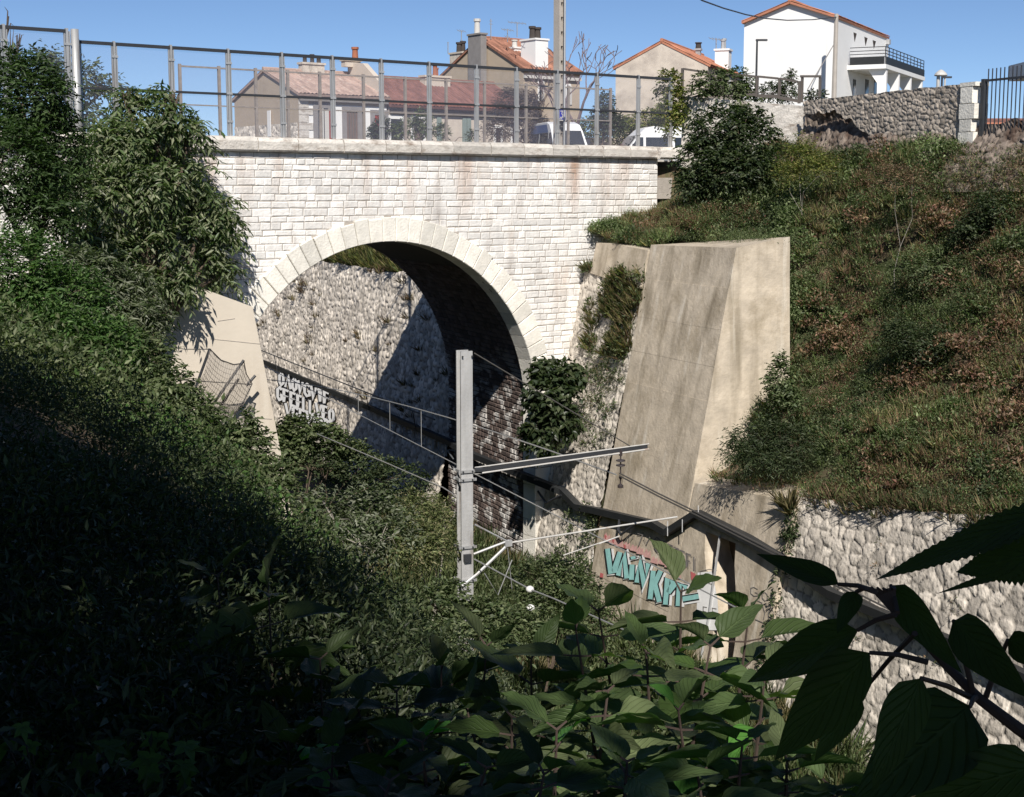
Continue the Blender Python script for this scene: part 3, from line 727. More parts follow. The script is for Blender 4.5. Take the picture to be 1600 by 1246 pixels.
m = MB(); m.tube([pm(742, 735), pm(752, 735)], .05, 8); m.build("arm_bearing", M_DARKST, mast)

# wires: along the track in their own vertical planes
pW = pm(968, 744); wW = TW(pW)[1]
def onw(x, y, w): return onpl(x, y, W(0, w, 0), AX_W)
def wire(name, label, pts, r, mat, cat="wire", group=None):
    m = MB(); m.tube(pts, r, 5); o = m.build(name, mat, None, pts[0]); return tag(o, label, cat, group)
def sag_wire(ts, zs, w, n=10):
    t0, t1, t2 = ts; z0, z1, z2 = zs
    c = np.polyfit(ts, zs, 2)
    return c
A1, A2, A3 = [TW(onw(x, y, wW)) for x, y in ((590, 623), (820, 691), (968, 744))]
c_up = np.polyfit([A1[0], A2[0], A3[0]], [A1[2], A2[2], A3[2]], 2)
def zm_(t): return float(np.polyval(c_up, t))
tsw = np.linspace(TM, 24, 16)
ptsM = [W(t, wW, zm_(t)) for t in tsw]
near = [W(t, wW + .0, zm_(TM) - .004 * (t - TM) * (t + 40) * -.2) for t in (TM - .01, -22, -34, -42)]
wire("messenger_wire", "upper railway wire hanging under the mast arm and running into the arch", ptsM, .013, M_PALEWIRE, group=None)
ptsF = [p + AX_Z * .05 - AX_W * .03 for p in ptsM]
B1, B2 = [TW(onw(x, y, wW)) for x, y in ((590, 663), (713, 726))]
kz = (B2[2] - B1[2]) / (B2[0] - B1[0])
print("WIRE w", wW, "zs", A1, A2, A3, "contact", B1, B2)
wire("contact_wire", "lower railway wire below the upper one, entering the arch", [W(t, wW, B1[2] + kz * (t - B1[0])) for t in np.linspace(TM - 4, 20, 8)], .011, M_PALEWIRE)
for x, lab_ in ((609, "middle one of the three thin droppers between the railway wires"), (658, "thin dropper between the railway wires, nearest to the mast"), (560, "thin dropper between the railway wires, farthest from the mast")):
    a = onw(x, 640, wW); t = TW(a)[0]
    wire("dropper", lab_, [W(t, wW, zm_(t)), W(t, wW, B1[2] + kz * (t - B1[0]))], .008, M_PALEWIRE, group="droppers between the railway wires")
# the pair that continues from the arm towards the viewer, to the right edge of the plinth
e0 = pm(968, 744); e1 = onpl(1090, 806, W(0, wW - .0, 0), AX_W); e2 = e1 + (e1 - e0) * 2.2 
for k, dz in ((0, 0.0), (1, .045)):
    wire("feeder_wire", ["lower of the twin wires running from the hanging insulator towards the viewer", "upper of the twin wires running from the hanging insulator towards the viewer"][k], [e0 + AX_Z * dz, (e0 + e1) / 2 + AX_Z * (dz - .01), e1 + AX_Z * dz, e2 + AX_Z * dz], .013, M_WIRE)
gw = [pm(741, 874), onw(828, 921, wM - .3), onw(866, 936, wM - .35), onw(1010, 1000, wM - .5)]
wire("guy_wire", "slack guy wire descending from the mast foot through white insulators", gw, .011, M_PALEWIRE)
for k, (x, y) in enumerate(((828, 921), (829, 950))):
    m = MB(); c = onw(x, y, wM - .3); m.lathe(c - AX_Z * .05, AX_Z, [(0, .02), (.02, .055), (.05, .065), (.08, .055), (.1, .02)], 10)
    tag(m.build("wire_insulator", M_WINSUL, None, c, True), ["round white insulator on the guy wire right of the mast foot", "small white insulator hanging below the round one on the guy wire"][k], "insulator")
lw0 = [onw(x, y, 7.0) for x, y in ((495, 678), (600, 722), (692, 762), (708, 772))]
wire("earth_wire", "low thin wire crossing the dark bushes left of the mast", lw0, .010, M_PALEWIRE)
tl0 = [onw(x, y, wM + .25) for x, y in ((410, 548), (713, 667))]
tx = [pm(741, 668), pm(820, 700)]

# ------------------------------------------------------------------ cable tray along the right hand wall
def ontray(x, y, o=.22):
    A = W(0, wing_w(3.75) + o, 3.75); n = AX_W * .976 + AX_Z * .217; return onpl(x, y, A, n)
def onin(x, y): return onpl(x, y, W(0, .14, 0), AX_W)
path = [W(46, -.12, 3.78), W(30, -.08, 3.78), W(6.5, .02, 3.76)] + [onin(740, 711), onin(829, 747)]
pathB = [ontray(*p) for p in ((880, 768), (903, 792), (930, 797), (1020, 818), (1043, 832), (1090, 802), (1170, 842), (1235, 882), (1300, 928), (1510, 1012), (1640, 1075))]
path = path + pathB
m = MB()
hN = AX_W * .11; 
def secs(p): 
    return [p - hN, p + hN, p + hN + AX_Z * .17, p - hN + AX_Z * .15]
for a, b in zip(path[:-1], path[1:]): 
    m.hexa([v - AX_Z * .09 for v in secs(a)], [v - AX_Z * .09 for v in secs(b)])
tray = thing("cable_tray", path[5], "dark trough stepping along the right hand wall of the cutting and through the arch", "cable trough")
m.build("trough", M_TRAY, tray)
for (pts) in (((833, 757), (853, 786), (878, 774)), ((968, 812), (966, 828), (970, 836), (993, 818))):
    m = MB(); m.tube([ontray(x, y, .3) for x, y in pts], .035, 6); m.build("cable_loop", M_DARKST, tray)
m = MB(); m.tube([W(t, .2, 4.35) for t in (7, 20, 34, 46)], .025, 5)
m.build("upper_cable", M_DARKST, tray)
for t in (9, 14, 20, 27): 
    m = MB(); m.tube([W(t, .1, 3.7), W(t, .22, 4.35)], .018, 5); m.build("hanger", M_DARKST, tray)
for x, y0, y1 in ((1091, 790, 802), (1043, 815, 838), (1066, 812, 832)):
    m = MB(); m.tube([ontray(x, y0, .34), ontray(x, y1, .34)], .012, 5); m.build("hanger", M_STEEL, tray)

# ------------------------------------------------------------------ graffiti, painted on the walls
def ribbon_px(pts, wpx, hpx=None, close=False):
    p = np.array(pts, float); n = len(p); out = []
    for i in range(n):
        if close: a, b = p[(i - 1) % n], p[(i + 1) % n]
        else: a, b = p[max(i - 1, 0)], p[min(i + 1, n - 1)]
        d = b - a; d /= np.linalg.norm(d) + 1e-9; nn = np.array([-d[1], d[0]])
        if 0 < i < n - 1 or close:
            d1 = (p[i] - p[i - 1]); d1 /= np.linalg.norm(d1) + 1e-9; c = abs(np.dot(nn, np.array([-d1[1], d1[0]]))); k = 1 / max(c, .55)
        else:
            k = 1; e = d * wpx * .35 * (1 if i else -1)
            if not close: p = p.copy(); 
        out.append((p[i] + nn * wpx / 2 * k, p[i] - nn * wpx / 2 * k))
    return out
def paint(mb, mapf, strokes, wpx, o0, step=.0006, close=False):
    for k, st in enumerate(strokes):
        r = ribbon_px(st, wpx, close=close); o = o0 + step * k
        V = []
        for a, b in r: V += [mapf(a[0], a[1], o), mapf(b[0], b[1], o)]
        n = len(r); F = [(2 * i, 2 * i + 1, 2 * i + 3, 2 * i + 2) for i in range(n - 1)]
        if close: F.append((2 * n - 2, 2 * n - 1, 1, 0))
        mb.add(V, F)
def fillp(mb, mapf, poly, o): mb.add([mapf(x, y, o) for x, y in poly], [tuple(range(len(poly)))])
nW = AX_W * .976 + AX_Z * .217
def gmap(x, y, o): return onpl(x, y, W(0, wing_w(3.0) + .135 + o, 3.0), nW)
LET0 = [[(949, 857), (954, 893), (959, 890), (968, 862)],
       [(965, 896), (974, 866), (978, 900)],
       [(986, 880), (985, 902)], [(987, 868), (988, 872)],
       [(993, 906), (997, 873), (1004, 909), (1010, 878)],
       [(1013, 930), (1018, 889)], [(1029, 889), (1020, 908), (1027, 934)],
       [(1036, 938), (1039, 900), (1050, 907), (1040, 921)], [(1055, 940), (1057, 908), (1068, 914)], [(1062, 930), (1086, 926)]]
LET = [[(945 + (x - 945) * 1.04, 850 + (y - 850) * 1.08) for x, y in s_] for s_ in LET0]
gr = part_group("graffiti", gmap(1000, 900, 0) - AX_Z * .6, "teal bubble letter graffiti reading VAINK with pink flames on the buttress foot", butt)
m = MB()
for s_ in LET: pass
paint(m, gmap, [[(x + 2, y + 1) for x, y in s_] for s_ in LET], 15.5, .003); m.build("white_ground", M_WHITEP, gr)
m = MB(); paint(m, gmap, LET, 11.5, .010); m.build("letter_outline", M_BLACKP, gr)
m = MB(); paint(m, gmap, LET, 7.5, .016); m.build("letter_fill", M_TEAL, gr)
m = MB()
for k, (x, y) in enumerate(((948, 842), (958, 846), (968, 850), (979, 853), (990, 857), (1000, 862), (1011, 867), (1022, 876), (1034, 878), (1044, 883), (1052, 892), (1058, 900))):
    r2 = random.Random(k); h = r2.uniform(5, 11)
    fillp(m, gmap, [(x - 6, y + 3), (x - 4, y - h * .4), (x - 1, y - h), (x + 2, y - h * .3), (x + 5, y - h * .7), (x + 6, y + 6)], .0055 + .0006 * k)
m.build("pink_flames", M_PINKP, gr)
m = MB(); fillp(m, gmap, [(1079, 893), (1087, 897), (1086, 908), (1080, 906)], .007); fillp(m, gmap, [(938, 895), (943, 897), (942, 903), (937, 902)], .007)
for k in (0, 2, 5): x = 944 + k * 6; fillp(m, gmap, [(x, 835 + k * 3), (x + 4, 838 + k * 3), (x + 3, 842 + k * 3.2), (x + 1, 841 + k * 3)], .014 + .0006 * k)
m.build("red_patches", M_REDP, gr)
def outl(x, y, w, h, sk, shp): return [(x + a * w, y + b * h + a * w * sk) for a, b in shp]
G_ = [(1, .12), (.5, 0), (.1, .2), (.1, .8), (.5, 1), (.95, .85), (.95, .55), (.6, .55)]
O_ = [(.5, 0), (.1, .25), (.1, .75), (.5, 1), (.9, .75), (.9, .25), (.55, .02)]
T_ = [(0, .05), (1, .05), (.55, .06), (.55, 1)]
E_ = [(.95, .02), (.1, .02), (.1, .5), (.7, .5), (.1, .52), (.1, 1), (.95, 1)]
F_ = [(.95, .02), (.1, .02), (.1, .5), (.7, .5), (.1, .52), (.1, 1)]
I_ = [(.5, 0), (.5, 1)]
tg = part_group("graffiti", gmap(1055, 860, 0) - AX_Z * .4, "grey outlined tag reading GOTTEFI above the teal letters", butt)
ST = []
x = 1022; y = 838
for shp, w in ((G_, 9), (O_, 9), (T_, 8), (T_, 8), (E_, 8), (F_, 8), (I_, 5)):
    ST.append(outl(x, y, w, 22, .45, shp)); x += w + 1.6; y += (w + 1.6) * .52
m = MB(); paint(m, gmap, ST, 2.0, .004); paint(m, gmap, [[(a + 2.4, b + 2.4) for a, b in s] for s in ST], .9, .012)
paint(m, gmap, [[(977, 846), (984, 832), (982, 848), (990, 838)], [(996, 834), (1004, 836), (998, 852)], [(1006, 840), (1010, 850), (1016, 838)], [(962, 836), (970, 846), (974, 830)]], 1.3, .02); m.build("letters", M_GREYP, tg)
tg2 = part_group("graffiti", gmap(1200, 940, 0) - AX_Z * .5, "thin grey scribbles and outlined letters on the plinth right of the recess", plinth)
m = MB(); paint(m, gmap, [outl(1172, 916, 12, 14, .3, G_), outl(1190, 924, 10, 14, .3, O_), [(1176, 950), (1182, 938), (1190, 942), (1195, 958), (1193, 968)], outl(1200, 948, 10, 30, .3, O_), [(1180, 968), (1196, 975)]], 1.2, .006); m.build("letters", M_GREYP, tg2)
tg3 = part_group("graffiti", gmap(1095, 930, 0) - AX_Z * .6, "faint outlined tag on a whitewashed patch left of the recess", plinth)
m = MB(); fillp(m, gmap, [(1090, 895), (1112, 893), (1121, 935), (1124, 985), (1088, 985)], .004); m.build("white_ground", M_WHITEP, tg3)
m = MB(); paint(m, gmap, [[(1094, 915), (1094, 893), (1108, 890), (1120, 892)], outl(1097, 900, 8, 12, .2, O_), outl(1107, 900, 8, 12, .2, E_), outl(1098, 948, 7, 14, .2, F_), outl(1107, 950, 4, 14, .2, I_), outl(1112, 950, 8, 14, .2, E_)], 1.2, .008); m.build("letters", M_GREYP, tg3)
def farg(x, y, o): return onpl(x, y, W(0, -.12 - .2 * (3.2 - 3.75) + .13 + o, 3.2), AX_W * .98 + AX_Z * .196)
wg = part_group("graffiti", farg(475, 615, 0) - AX_Z * .6, "white block letter graffiti on the cutting wall under the cable trough, seen through the arch", farwall)
ST = []; r2 = random.Random(4)
SH = [G_, O_, T_, E_, F_, [(0, 0), (0, 1), (.9, 1)], [(0, 1), (.1, 0), (.9, 1), (1, 0)], [(0, 1), (.5, 0), (1, 1)], [(0, 0), (.5, 1), (1, 0)]]
for row, (x0, y0, n, h) in enumerate(((436, 582, 8, 19), (433, 604, 9, 20), (446, 630, 7, 18))):
    x = x0
    for k in range(n):
        w = r2.uniform(7, 9); ST.append(outl(x, y0 + (x - x0) * .42, w, h, .4, r2.choice(SH))); x += w + 2.2
m = MB(); paint(m, farg, ST, 6.4, .0, .0008); m.build("letter_outline", M_BLACKP, wg)
m = MB(); paint(m, farg, ST, 3.9, .04, .0008); m.build("letters", M_WHITEP, wg)
def ing(x, y, o): return onpl(x, y, W(0, .06 + o, 0), AX_W)
tg4 = part_group("graffiti", ing(660, 690, 0) - AX_Z * .6, "dull outlined tag ending in COE with 4R below, on the dark tunnel wall", bridge)
R_ = [(.05, 1), (.05, 0), (.8, .05), (.85, .4), (.1, .5), (.9, 1)]
A_ = [(0, 1), (.5, 0), (1, 1), (.8, .6), (.2, .6)]
F4 = [(.6, 1), (.6, 0), (0, .65), (.9, .68)]
ST = []; x = 614; y = 658
for shp, w in ((O_, 14), (R_, 14), (A_, 14), (I_, 6), (T_, 12), (O_, 11), (R_, 13)):
    ST.append(outl(x, y, w, 22, .38, shp)); x += w + 2; y += (w + 2) * .40
ST += [outl(660, 712, 8, 20, .3, F4), outl(671, 716, 9, 20, .3, R_)]
m = MB(); paint(m, ing, ST, 1.8, .0); m.build("letters", M_DIMP, tg4)

# ------------------------------------------------------------------ torn net guard at the left buttress
net = thing("net_guard", onpl(330, 640, W(-6, 0, 0), AX_T), "torn wire net sagging between dark poles in front of the cream buttress", "safety net")
def onn(x, y, t=-6): return onpl(x, y, W(t * .75, 0, 0), AX_T)
poles = [((328, 545), (302, 616), -6.6), ((381, 563), (322, 648), -6.0), ((373, 592), (338, 645), -5.6), ((399, 587), (385, 603), -5.3)]
for (a, b, t) in poles:
    m = MB(); m.tube([onn(*a, t), onn(*b, t)], .032, 6); m.build("pole", M_DARKST, net)
m = MB(); m.tube([onn(286, 594, -6.3), onn(330, 597, -6.2), onn(392, 601, -5.6)], .012, 5); m.tube([onn(240, 540, -6.6), onn(290, 546, -6.6), onn(328, 546, -6.6)], .01, 5); m.tube([onn(328, 546, -6.6), onn(345, 563, -6.3), onn(365, 570, -6.1), onn(379, 568, -6)], .014, 5); m.tube([onn(381, 565, -6), onn(385, 585, -5.7), onn(394, 600, -5.4), onn(375, 640, -5.6), onn(345, 660, -5.8)], .012, 5)
m.build("edge_wire", M_DARKST, net)
top_ = [(328, 546, -6.6), (336, 556, -6.5), (345, 564, -6.3), (356, 569, -6.2), (367, 571, -6.1), (379, 568, -6.0), (385, 584, -5.7), (393, 601, -5.4)]
bot_ = [(303, 612, -6.6), (308, 622, -6.4), (316, 632, -6.3), (325, 642, -6.1), (334, 650, -6.0), (342, 655, -5.9), (352, 658, -5.8), (366, 648, -5.7)]
nv_ = 11; G = []
for a, b in zip(top_, bot_):
    pa, pb = onn(*a), onn(*b); G.append([pa * (1 - k / nv_) + pb * (k / nv_) + AX_T * (-.25 * math.sin(math.pi * k / nv_)) for k in range(nv_ + 1)])
G = np.array(G)
def dens(A, n, axis):
    idx = np.linspace(0, A.shape[axis] - 1, n); i0 = np.floor(idx).astype(int); i1 = np.minimum(i0 + 1, A.shape[axis] - 1); f = idx - i0
    return np.take(A, i0, axis) * (1 - f).reshape([-1 if k == axis else 1 for k in range(3)]) + np.take(A, i1, axis) * f.reshape([-1 if k == axis else 1 for k in range(3)])
G = dens(G, 24, 0)
m = MB()
rr_ = random.Random(3)
for i in range(G.shape[0]): m.tube([p + AX_T * rr_.uniform(-.02, .02) for p in G[i]], .005, 4, cap=False)
for j in range(G.shape[1]): m.tube([p + AX_T * rr_.uniform(-.02, .02) for p in G[:, j]], .005, 4, cap=False)
tag(m.build("wire_net", M_RUSTY, net), kind="stuff") if False else m.build("wire_net", M_RUSTY, net)
nn_ = G.shape; I = np.arange(nn_[0] * nn_[1]).reshape(nn_[:2])
mk("net_sheet", G.reshape(-1, 3), np.stack([I[:-1, :-1], I[1:, :-1], I[1:, 1:], I[:-1, 1:]], -1).reshape(-1, 4), M_NETSHEET, net)
m = MB(); c = P(230, 577, 24); m.box(c, np.array([.09, 0, 0]), np.array([0, .06, 0]), AX_Z * .09)
m.box(c + np.array([0, 0, .1]), np.array([.105, 0, 0]), np.array([0, .075, 0]), AX_Z * .012); m.tube([c - AX_Z * 1.6, c - AX_Z * .09], .03, 6)
tag(m.build("junction_box", M_CONCPOLE, None, c - AX_Z * 1.6), "small grey box on a post showing between the bushes left of the net", "box")
# ------------------------------------------------------------------ the street beyond the bridge
def vper(v): v = np.array(v, float); v /= np.linalg.norm(v); return v
def reach(p0, d, x, up=0.0):
    """distance along d from p0 at which the place stands under photo column x"""
    k = (x - 800) / F_PX
    # column plane: X = k * depth ; depth = Y cos(p) - (z - cam) sin(p)
    cp_, sp_ = math.cos(PITCH), math.sin(PITCH)
    f0 = p0[0] - k * (p0[1] * cp_ - (p0[2] - CAM_Z) * sp_); f1 = d[0] - k * (d[1] * cp_ - d[2] * sp_)
    return -f0 / f1
def roof_slab(mb, a, b, c, d, n_t, thick=.12, amp=.05, pitch=.24):
    """rows of barrel tiles between eave a-b and ridge d-c"""
    L = np.linalg.norm(b - a); n = max(4, int(L / pitch)) * 4
    nr_ = np.cross(b - a, d - a); nr_ /= np.linalg.norm(nr_)
    if nr_[2] < 0: nr_ = -nr_
    V = []; F = []; m_ = 7
    rg = np.random.default_rng(int(L * 100))
    tones = []
    tcol = rg.uniform(0, 1, (n // 4 + 2, m_ + 1))
    for j in range(m_ + 1):
        for i in range(n + 1):
            k = i / n; h = amp * abs(math.sin(math.pi * i / 4)) ** .7 + .012 * rg.uniform(-1, 1)
            e = a + (b - a) * k; r = d + (c - d) * k
            V.append(e + (r - e) * (j / m_) + nr_ * h); tones.append(tcol[i // 4, j])
    for j in range(m_):
        for i in range(n):
            q = j * (n + 1) + i; F.append((q, q + 1, q + n + 2, q + n + 1))
    base = mb.n; mb.V += V; mb.F += [tuple(x + base for x in f) for f in F]; mb.n += len(V); mb.tone += tones
    mb.hexa([v - nr_ * .03 for v in (a, b, c, d)], [v - nr_ * (.03 + thick) for v in (a, b, c, d)])
class House:
    def __init__(s, name, label, C, d1, L1, d2, L2, zb, ze, zr, mwall, mroof, over=.35, cat="house", ridge_k=.5, gover=.12):
        s.C = np.array([C[0], C[1], 0]); s.d1, s.d2, s.L1, s.L2, s.zb, s.ze, s.zr = d1, d2, L1, L2, zb, ze, zr
        s.root = thing(name, s.C + d1 * L1 / 2 + d2 * L2 / 2 + AX_Z * zb, label, cat)
        c = s.C; Zb, Ze, Zr = AX_Z * zb, AX_Z * ze, AX_Z * zr; rk = L2 * ridge_k
        m = MB(); m.prism([c + Zb, c + Ze, c + d2 * rk + Zr, c + d2 * L2 + Ze, c + d2 * L2 + Zb], d1 * L1); m.build("wall", mwall, s.root)
        sl = (zr - ze) / rk; sl2 = (zr - ze) / (L2 - rk); u = AX_Z * .14
        r0 = c + d2 * rk + Zr + u - d1 * gover; r1 = r0 + d1 * (L1 + 2 * gover)
        a = c - d2 * over + Ze - AX_Z * sl * over + u - d1 * gover; b = a + d1 * (L1 + 2 * gover)
        a2 = c + d2 * (L2 + over) + Ze - AX_Z * sl2 * over + u - d1 * gover; b2 = a2 + d1 * (L1 + 2 * gover)
        m = MB(); roof_slab(m, a, b, r1, r0, 1); roof_slab(m, a2, b2, r1, r0, 1)
        m.tube([r0 + AX_Z * .03, r1 + AX_Z * .03], .11, 8); m.build("roof", mroof, s.root)
        s.n1 = -d2
    def front(s, u, z, o=0.0): return s.C + s.d1 * u + AX_Z * z - s.d2 * o
    def gable(s, u, z, o=0.0): return s.C + s.d2 * u + AX_Z * z - s.d1 * o
    def opening(s, kind, u0, u1, z0, z1, mfr, mpane, fw=.14, side="front", sub="pane", bars=0, mbar=None):
        f = s.front if side == "front" else s.gable
        m = MB()
        for (a, b, c_, d) in ((u0 - fw, u0, z0, z1 + fw), (u1, u1 + fw, z0, z1 + fw), (u0, u1, z1, z1 + fw)):
            m.hexa([f(a, c_, .0), f(b, c_, .0), f(b, d, .0), f(a, d, .0)], [f(a, c_, .06), f(b, c_, .06), f(b, d, .06), f(a, d, .06)])
        fr = m.build(kind, mfr, s.root)
        m = MB(); m.hexa([f(u0, z0, .0), f(u1, z0, .0), f(u1, z1, .0), f(u0, z1, .0)], [f(u0, z0, .02), f(u1, z0, .02), f(u1, z1, .02), f(u0, z1, .02)]); m.build(sub, mpane, fr)
        if bars:
            m = MB()
            for k in range(1, bars + 1):
                uu = u0 + (u1 - u0) * k / (bars + 1)
                m.hexa([f(uu - .04, z0, .02), f(uu + .04, z0, .02), f(uu + .04, z1, .02), f(uu - .04, z1, .02)], [f(uu - .04, z0, .045), f(uu + .04, z0, .045), f(uu + .04, z1, .045), f(uu - .04, z1, .045)])
            m.build("glazing_bar", mbar or mfr, fr)
        return fr
    def panel(s, name, mat, u0, u1, z0, z1, o0=.0, o1=.05, side="front"):
        f = s.front if side == "front" else s.gable
        m = MB(); m.hexa([f(u0, z0, o0), f(u1, z0, o0), f(u1, z1, o0), f(u0, z1, o0)], [f(u0, z0, o1), f(u1, z0, o1), f(u1, z1, o1), f(u0, z1, o1)]); return m.build(name, mat, s.root)
    def px(s, x, y, side="front"):
        A, n = (s.C, s.d2) if side == "front" else (s.C, s.d1)
        q = onpl(x, y, A, n); return (q - s.C) @ (s.d1 if side == "front" else s.d2), q[2]
def chimney(root, c, w, d, z0, z1, mat, pots, mpot=None, d1=FD, d2=-FN):
    m = MB(); c = np.array([c[0], c[1], 0.])
    m.box(c + AX_Z * (z0 + z1) / 2, d1 * w / 2, d2 * d / 2, AX_Z * (z1 - z0) / 2); m.box(c + AX_Z * (z1 + .05), d1 * (w / 2 + .07), d2 * (d / 2 + .07), AX_Z * .06)
    ch = m.build("chimney", mat, root)
    for (o, h, r) in pots:
        m = MB(); m.lathe(c + d1 * o + AX_Z * (z1 + .11), AX_Z, [(0, r), (h * .8, r * .85), (h * .82, r * 1.15), (h, r * 1.15), (h, r * .5)], 10); m.build("chimney_pot", mpot or M_POT, ch)
    return ch
d2h = -FN
# row house with pale tiles
c1 = P(466, 147, 85.); ze1 = c1[2]
L1 = reach(c1, FD, 604); L2 = reach(c1, d2h, 366)
rz = P(411, 112, 85 + .794 * L2 / 2)[2]
h1 = House("row_house", "low stone gabled row house with pale roof tiles and white front, behind the fence", c1, FD, L1, d2h, L2, 12.9, ze1, rz, M_RENDER_T, M_TILE, over=.3)
h1.panel("white_front", M_RENDER_W, .55, L1 - .02, 12.9, ze1 - .55, .0, .012)
for k in range(9): h1.panel("corner_stone", M_COPING, 0, .62 + (.28 if k % 2 else 0), 12.9 + k * .42, 12.9 + k * .42 + .40, .0, .055)
Vv, Fq, tn = rubble(lambda u, v, h: h1.C + (.02 + u)[..., None] * d2h + v[..., None] * AX_Z - (h + .01)[..., None] * FD, .0, L2 - .05, 12.6, 15.4, .35, .26, .07, .07, 71)
mk("rubble_gable_base", Vv, Fq, M_RUBBLE2, h1.root, attrs={"tone": tn})
for (x0, x1, yt, kind, mp, bars) in ((496, 512, 169, "window", M_GLASS, 1), (541, 558, 175, "door", M_DOOR, 3), (585, 600, 180, "window", M_SHUT_R, 1)):
    u0, z1 = h1.px(x0, yt); u1, _ = h1.px(x1, yt)
    h1.opening(kind, u0, u1, 12.9, z1, M_STONETRIM, mp, .3, bars=bars, mbar=(M_SHUT_W if mp is M_GLASS else M_BROWNST))
for (x0, x1) in ((513, 522),):
    u0, z1 = h1.px(x0, 172); u1, _ = h1.px(x1, 172); h1.panel("shutter", M_SHUT_R, u0, u1, 12.9, z1, .06, .11)
u0, z1 = h1.px(506, 172); u1, _ = h1.px(512.5, 172); h1.panel("shutter", M_SHUT_W, u0, u1, 12.9, z1, .06, .10)
h1.panel("sign_plate", M_RENDER_W, 3.1, 3.5, 14.7, 16.2, .1, .14, side="gable")
e_ = MB(); e_.box(h1.front(L1 / 2, ze1 - .28, .12), FD * (L1 / 2), d2h * .12, AX_Z * .10); e_.build("cornice", M_STONETRIM, h1.root)
cc = h1.C + FD * reach(c1, FD, 541) + d2h * (L2 * .5); chimney(h1.root, cc, 1.5, .5, rz - .6, rz + .55, M_RUBBLE2, [(-.45, .45, .13), (0.05, .5, .13), (.5, .42, .14)], M_DARKPOT)
m = MB(); up0 = h1.C + FD * (L1 - .25)
m.prism([up0 + d2h * .6 + AX_Z * (ze1 + .4), up0 + d2h * L2 * .5 + AX_Z * (rz + .1), up0 + d2h * L2 * .5 + AX_Z * (rz + .75), up0 + d2h * L2 * .28 + AX_Z * (rz + .65), up0 + d2h * .5 + AX_Z * (ze1 + 1.0)], FD * .35); m.build("party_wall", M_RENDER_C, h1.root)
chimney(h1.root, up0 + d2h * L2 * .45, 1.1, .45, rz + .5, rz + .85, M_RENDER_C, [(.3, .75, .2)], M_POT)

# terrace with red-brown tiles
c2 = h1.C + FD * (L1 + .15); c2 = np.array([c2[0], c2[1], P(610, 160, 0.0 + c2[1])[2]]); ze2 = ze1 - .35
L2b = reach(c2, FD, 822); rz2 = onpl(640, 127, c2 + d2h * 3.4, FN)[2]
h2 = House("row_house", "low row house with red-brown roof tiles and green shutters, behind the fence", np.array([c2[0], c2[1], 0]), FD, L2b, d2h, 7.2, 12.9, ze2, rz2, M_RENDER_P, M_TILE2, over=.45)
for (x0, x1, mp) in ((610, 628, M_GLASS), (646, 660, M_DOOR)):
    u0, z1 = h2.px(x0, 186); u1, _ = h2.px(x1, 186); h2.opening("window", u0, u1, 12.9, z1, M_RENDER_W, mp, .2)
for (x0, x1) in ((682, 689), (722, 728), (729, 735)):
    u0, z1 = h2.px(x0, 183); u1, _ = h2.px(x1, 183); h2.panel("shutter", M_SHUT_G, u0, u1, 12.9, z1, .0, .08)
for (x0, x1, yt) in ((774, 782, 200), (800, 806, 192)):
    u0, z1 = h2.px(x0, yt); u1, _ = h2.px(x1, yt); h2.opening("door", u0, u1, 12.9, z1, M_RENDER_W, M_DARKHOLE, .15)
e_ = MB(); e_.box(h2.front(L2b / 2, ze2 - .42, .1), FD * (L2b / 2 - .02), d2h * .1, AX_Z * .12); e_.build("cornice", M_BROWNST, h2.root)
cq = h2.C + FD * reach(c2, FD, 722) + d2h * 2.9; chimney(h2.root, cq, 1.9, .6, rz2 - 1.4, rz2 + .25, M_RENDER_C, [(0, .75, .16), (.12, .5, .12)], M_POT)

# tall tan house
c3 = P(818, 108, 101.); ze3 = c3[2]
L3 = reach(c3, FD, 906); W3 = reach(c3, d2h, 688)
rz3 = P(752, 62, 101 + .794 * W3 / 2)[2]
h3 = House("town_house", "tall tan rendered house with red tiles, stone chimneys and television aerials", c3, FD, L3, d2h, W3, 12.9, ze3, rz3, M_RENDER_T, M_TILE4, over=.35)
for (x0, x1, yt, yb) in ((842, 846, 126, 158), (885, 889, 134, 164), (868, 872, 130, 160)):
    u0, z1 = h3.px(x0, yt); u1, z0 = h3.px(x1, yb); h3.opening("window", u0, u1, z0, z1, M_RENDER_W, M_GLASS, .12)
    h3.panel("shutter", M_SHUT_W, u1 + .02, u1 + (u1 - u0) * .9, z0, z1, .0, .07)
e_ = MB(); e_.box(h3.front(L3 / 2, ze3 - .5, .1), FD * (L3 / 2), d2h * .1, AX_Z * .10); e_.build("cornice", M_SHUT_W, h3.root)
gz = lambda x, y: h3.px(x, y, "gable")
uA, zA = gz(752, 57); m = MB()
chimney(h3.root, h3.gable(gz(752, 60)[0], 0, .35), .5, 1.5, gz(752, 190)[1], gz(752, 56)[1], M_STONETRIM, [(.0, 1.0, .22)], M_SHUT_W)
chimney(h3.root, h3.gable(gz(806, 60)[0], 0, -1.6), 1.1, 1.6, gz(806, 105)[1], gz(806, 62)[1], M_RENDER_W, [(-.2, .85, .22), (.25, .8, .25)], M_DARKPOT)
chimney(h3.root, h3.gable(gz(709, 60)[0], 0, -.6), .8, 1.6, gz(709, 135)[1], gz(709, 84)[1], M_RUBBLE2, [(-.15, .7, .2), (.2, .8, .2)], M_DARKPOT)
pc3 = h3.front(h3.px(849, 84)[0], 0, -3.2); chimney(h3.root, pc3, .7, .9, onpl(849, 100, pc3, FN)[2], onpl(849, 80, pc3, FN)[2], M_RENDER_W, [(0, .5, .2)], M_SHUT_W)
uu0, zz0 = gz(735, 152); uu1, zz1 = gz(741, 143)
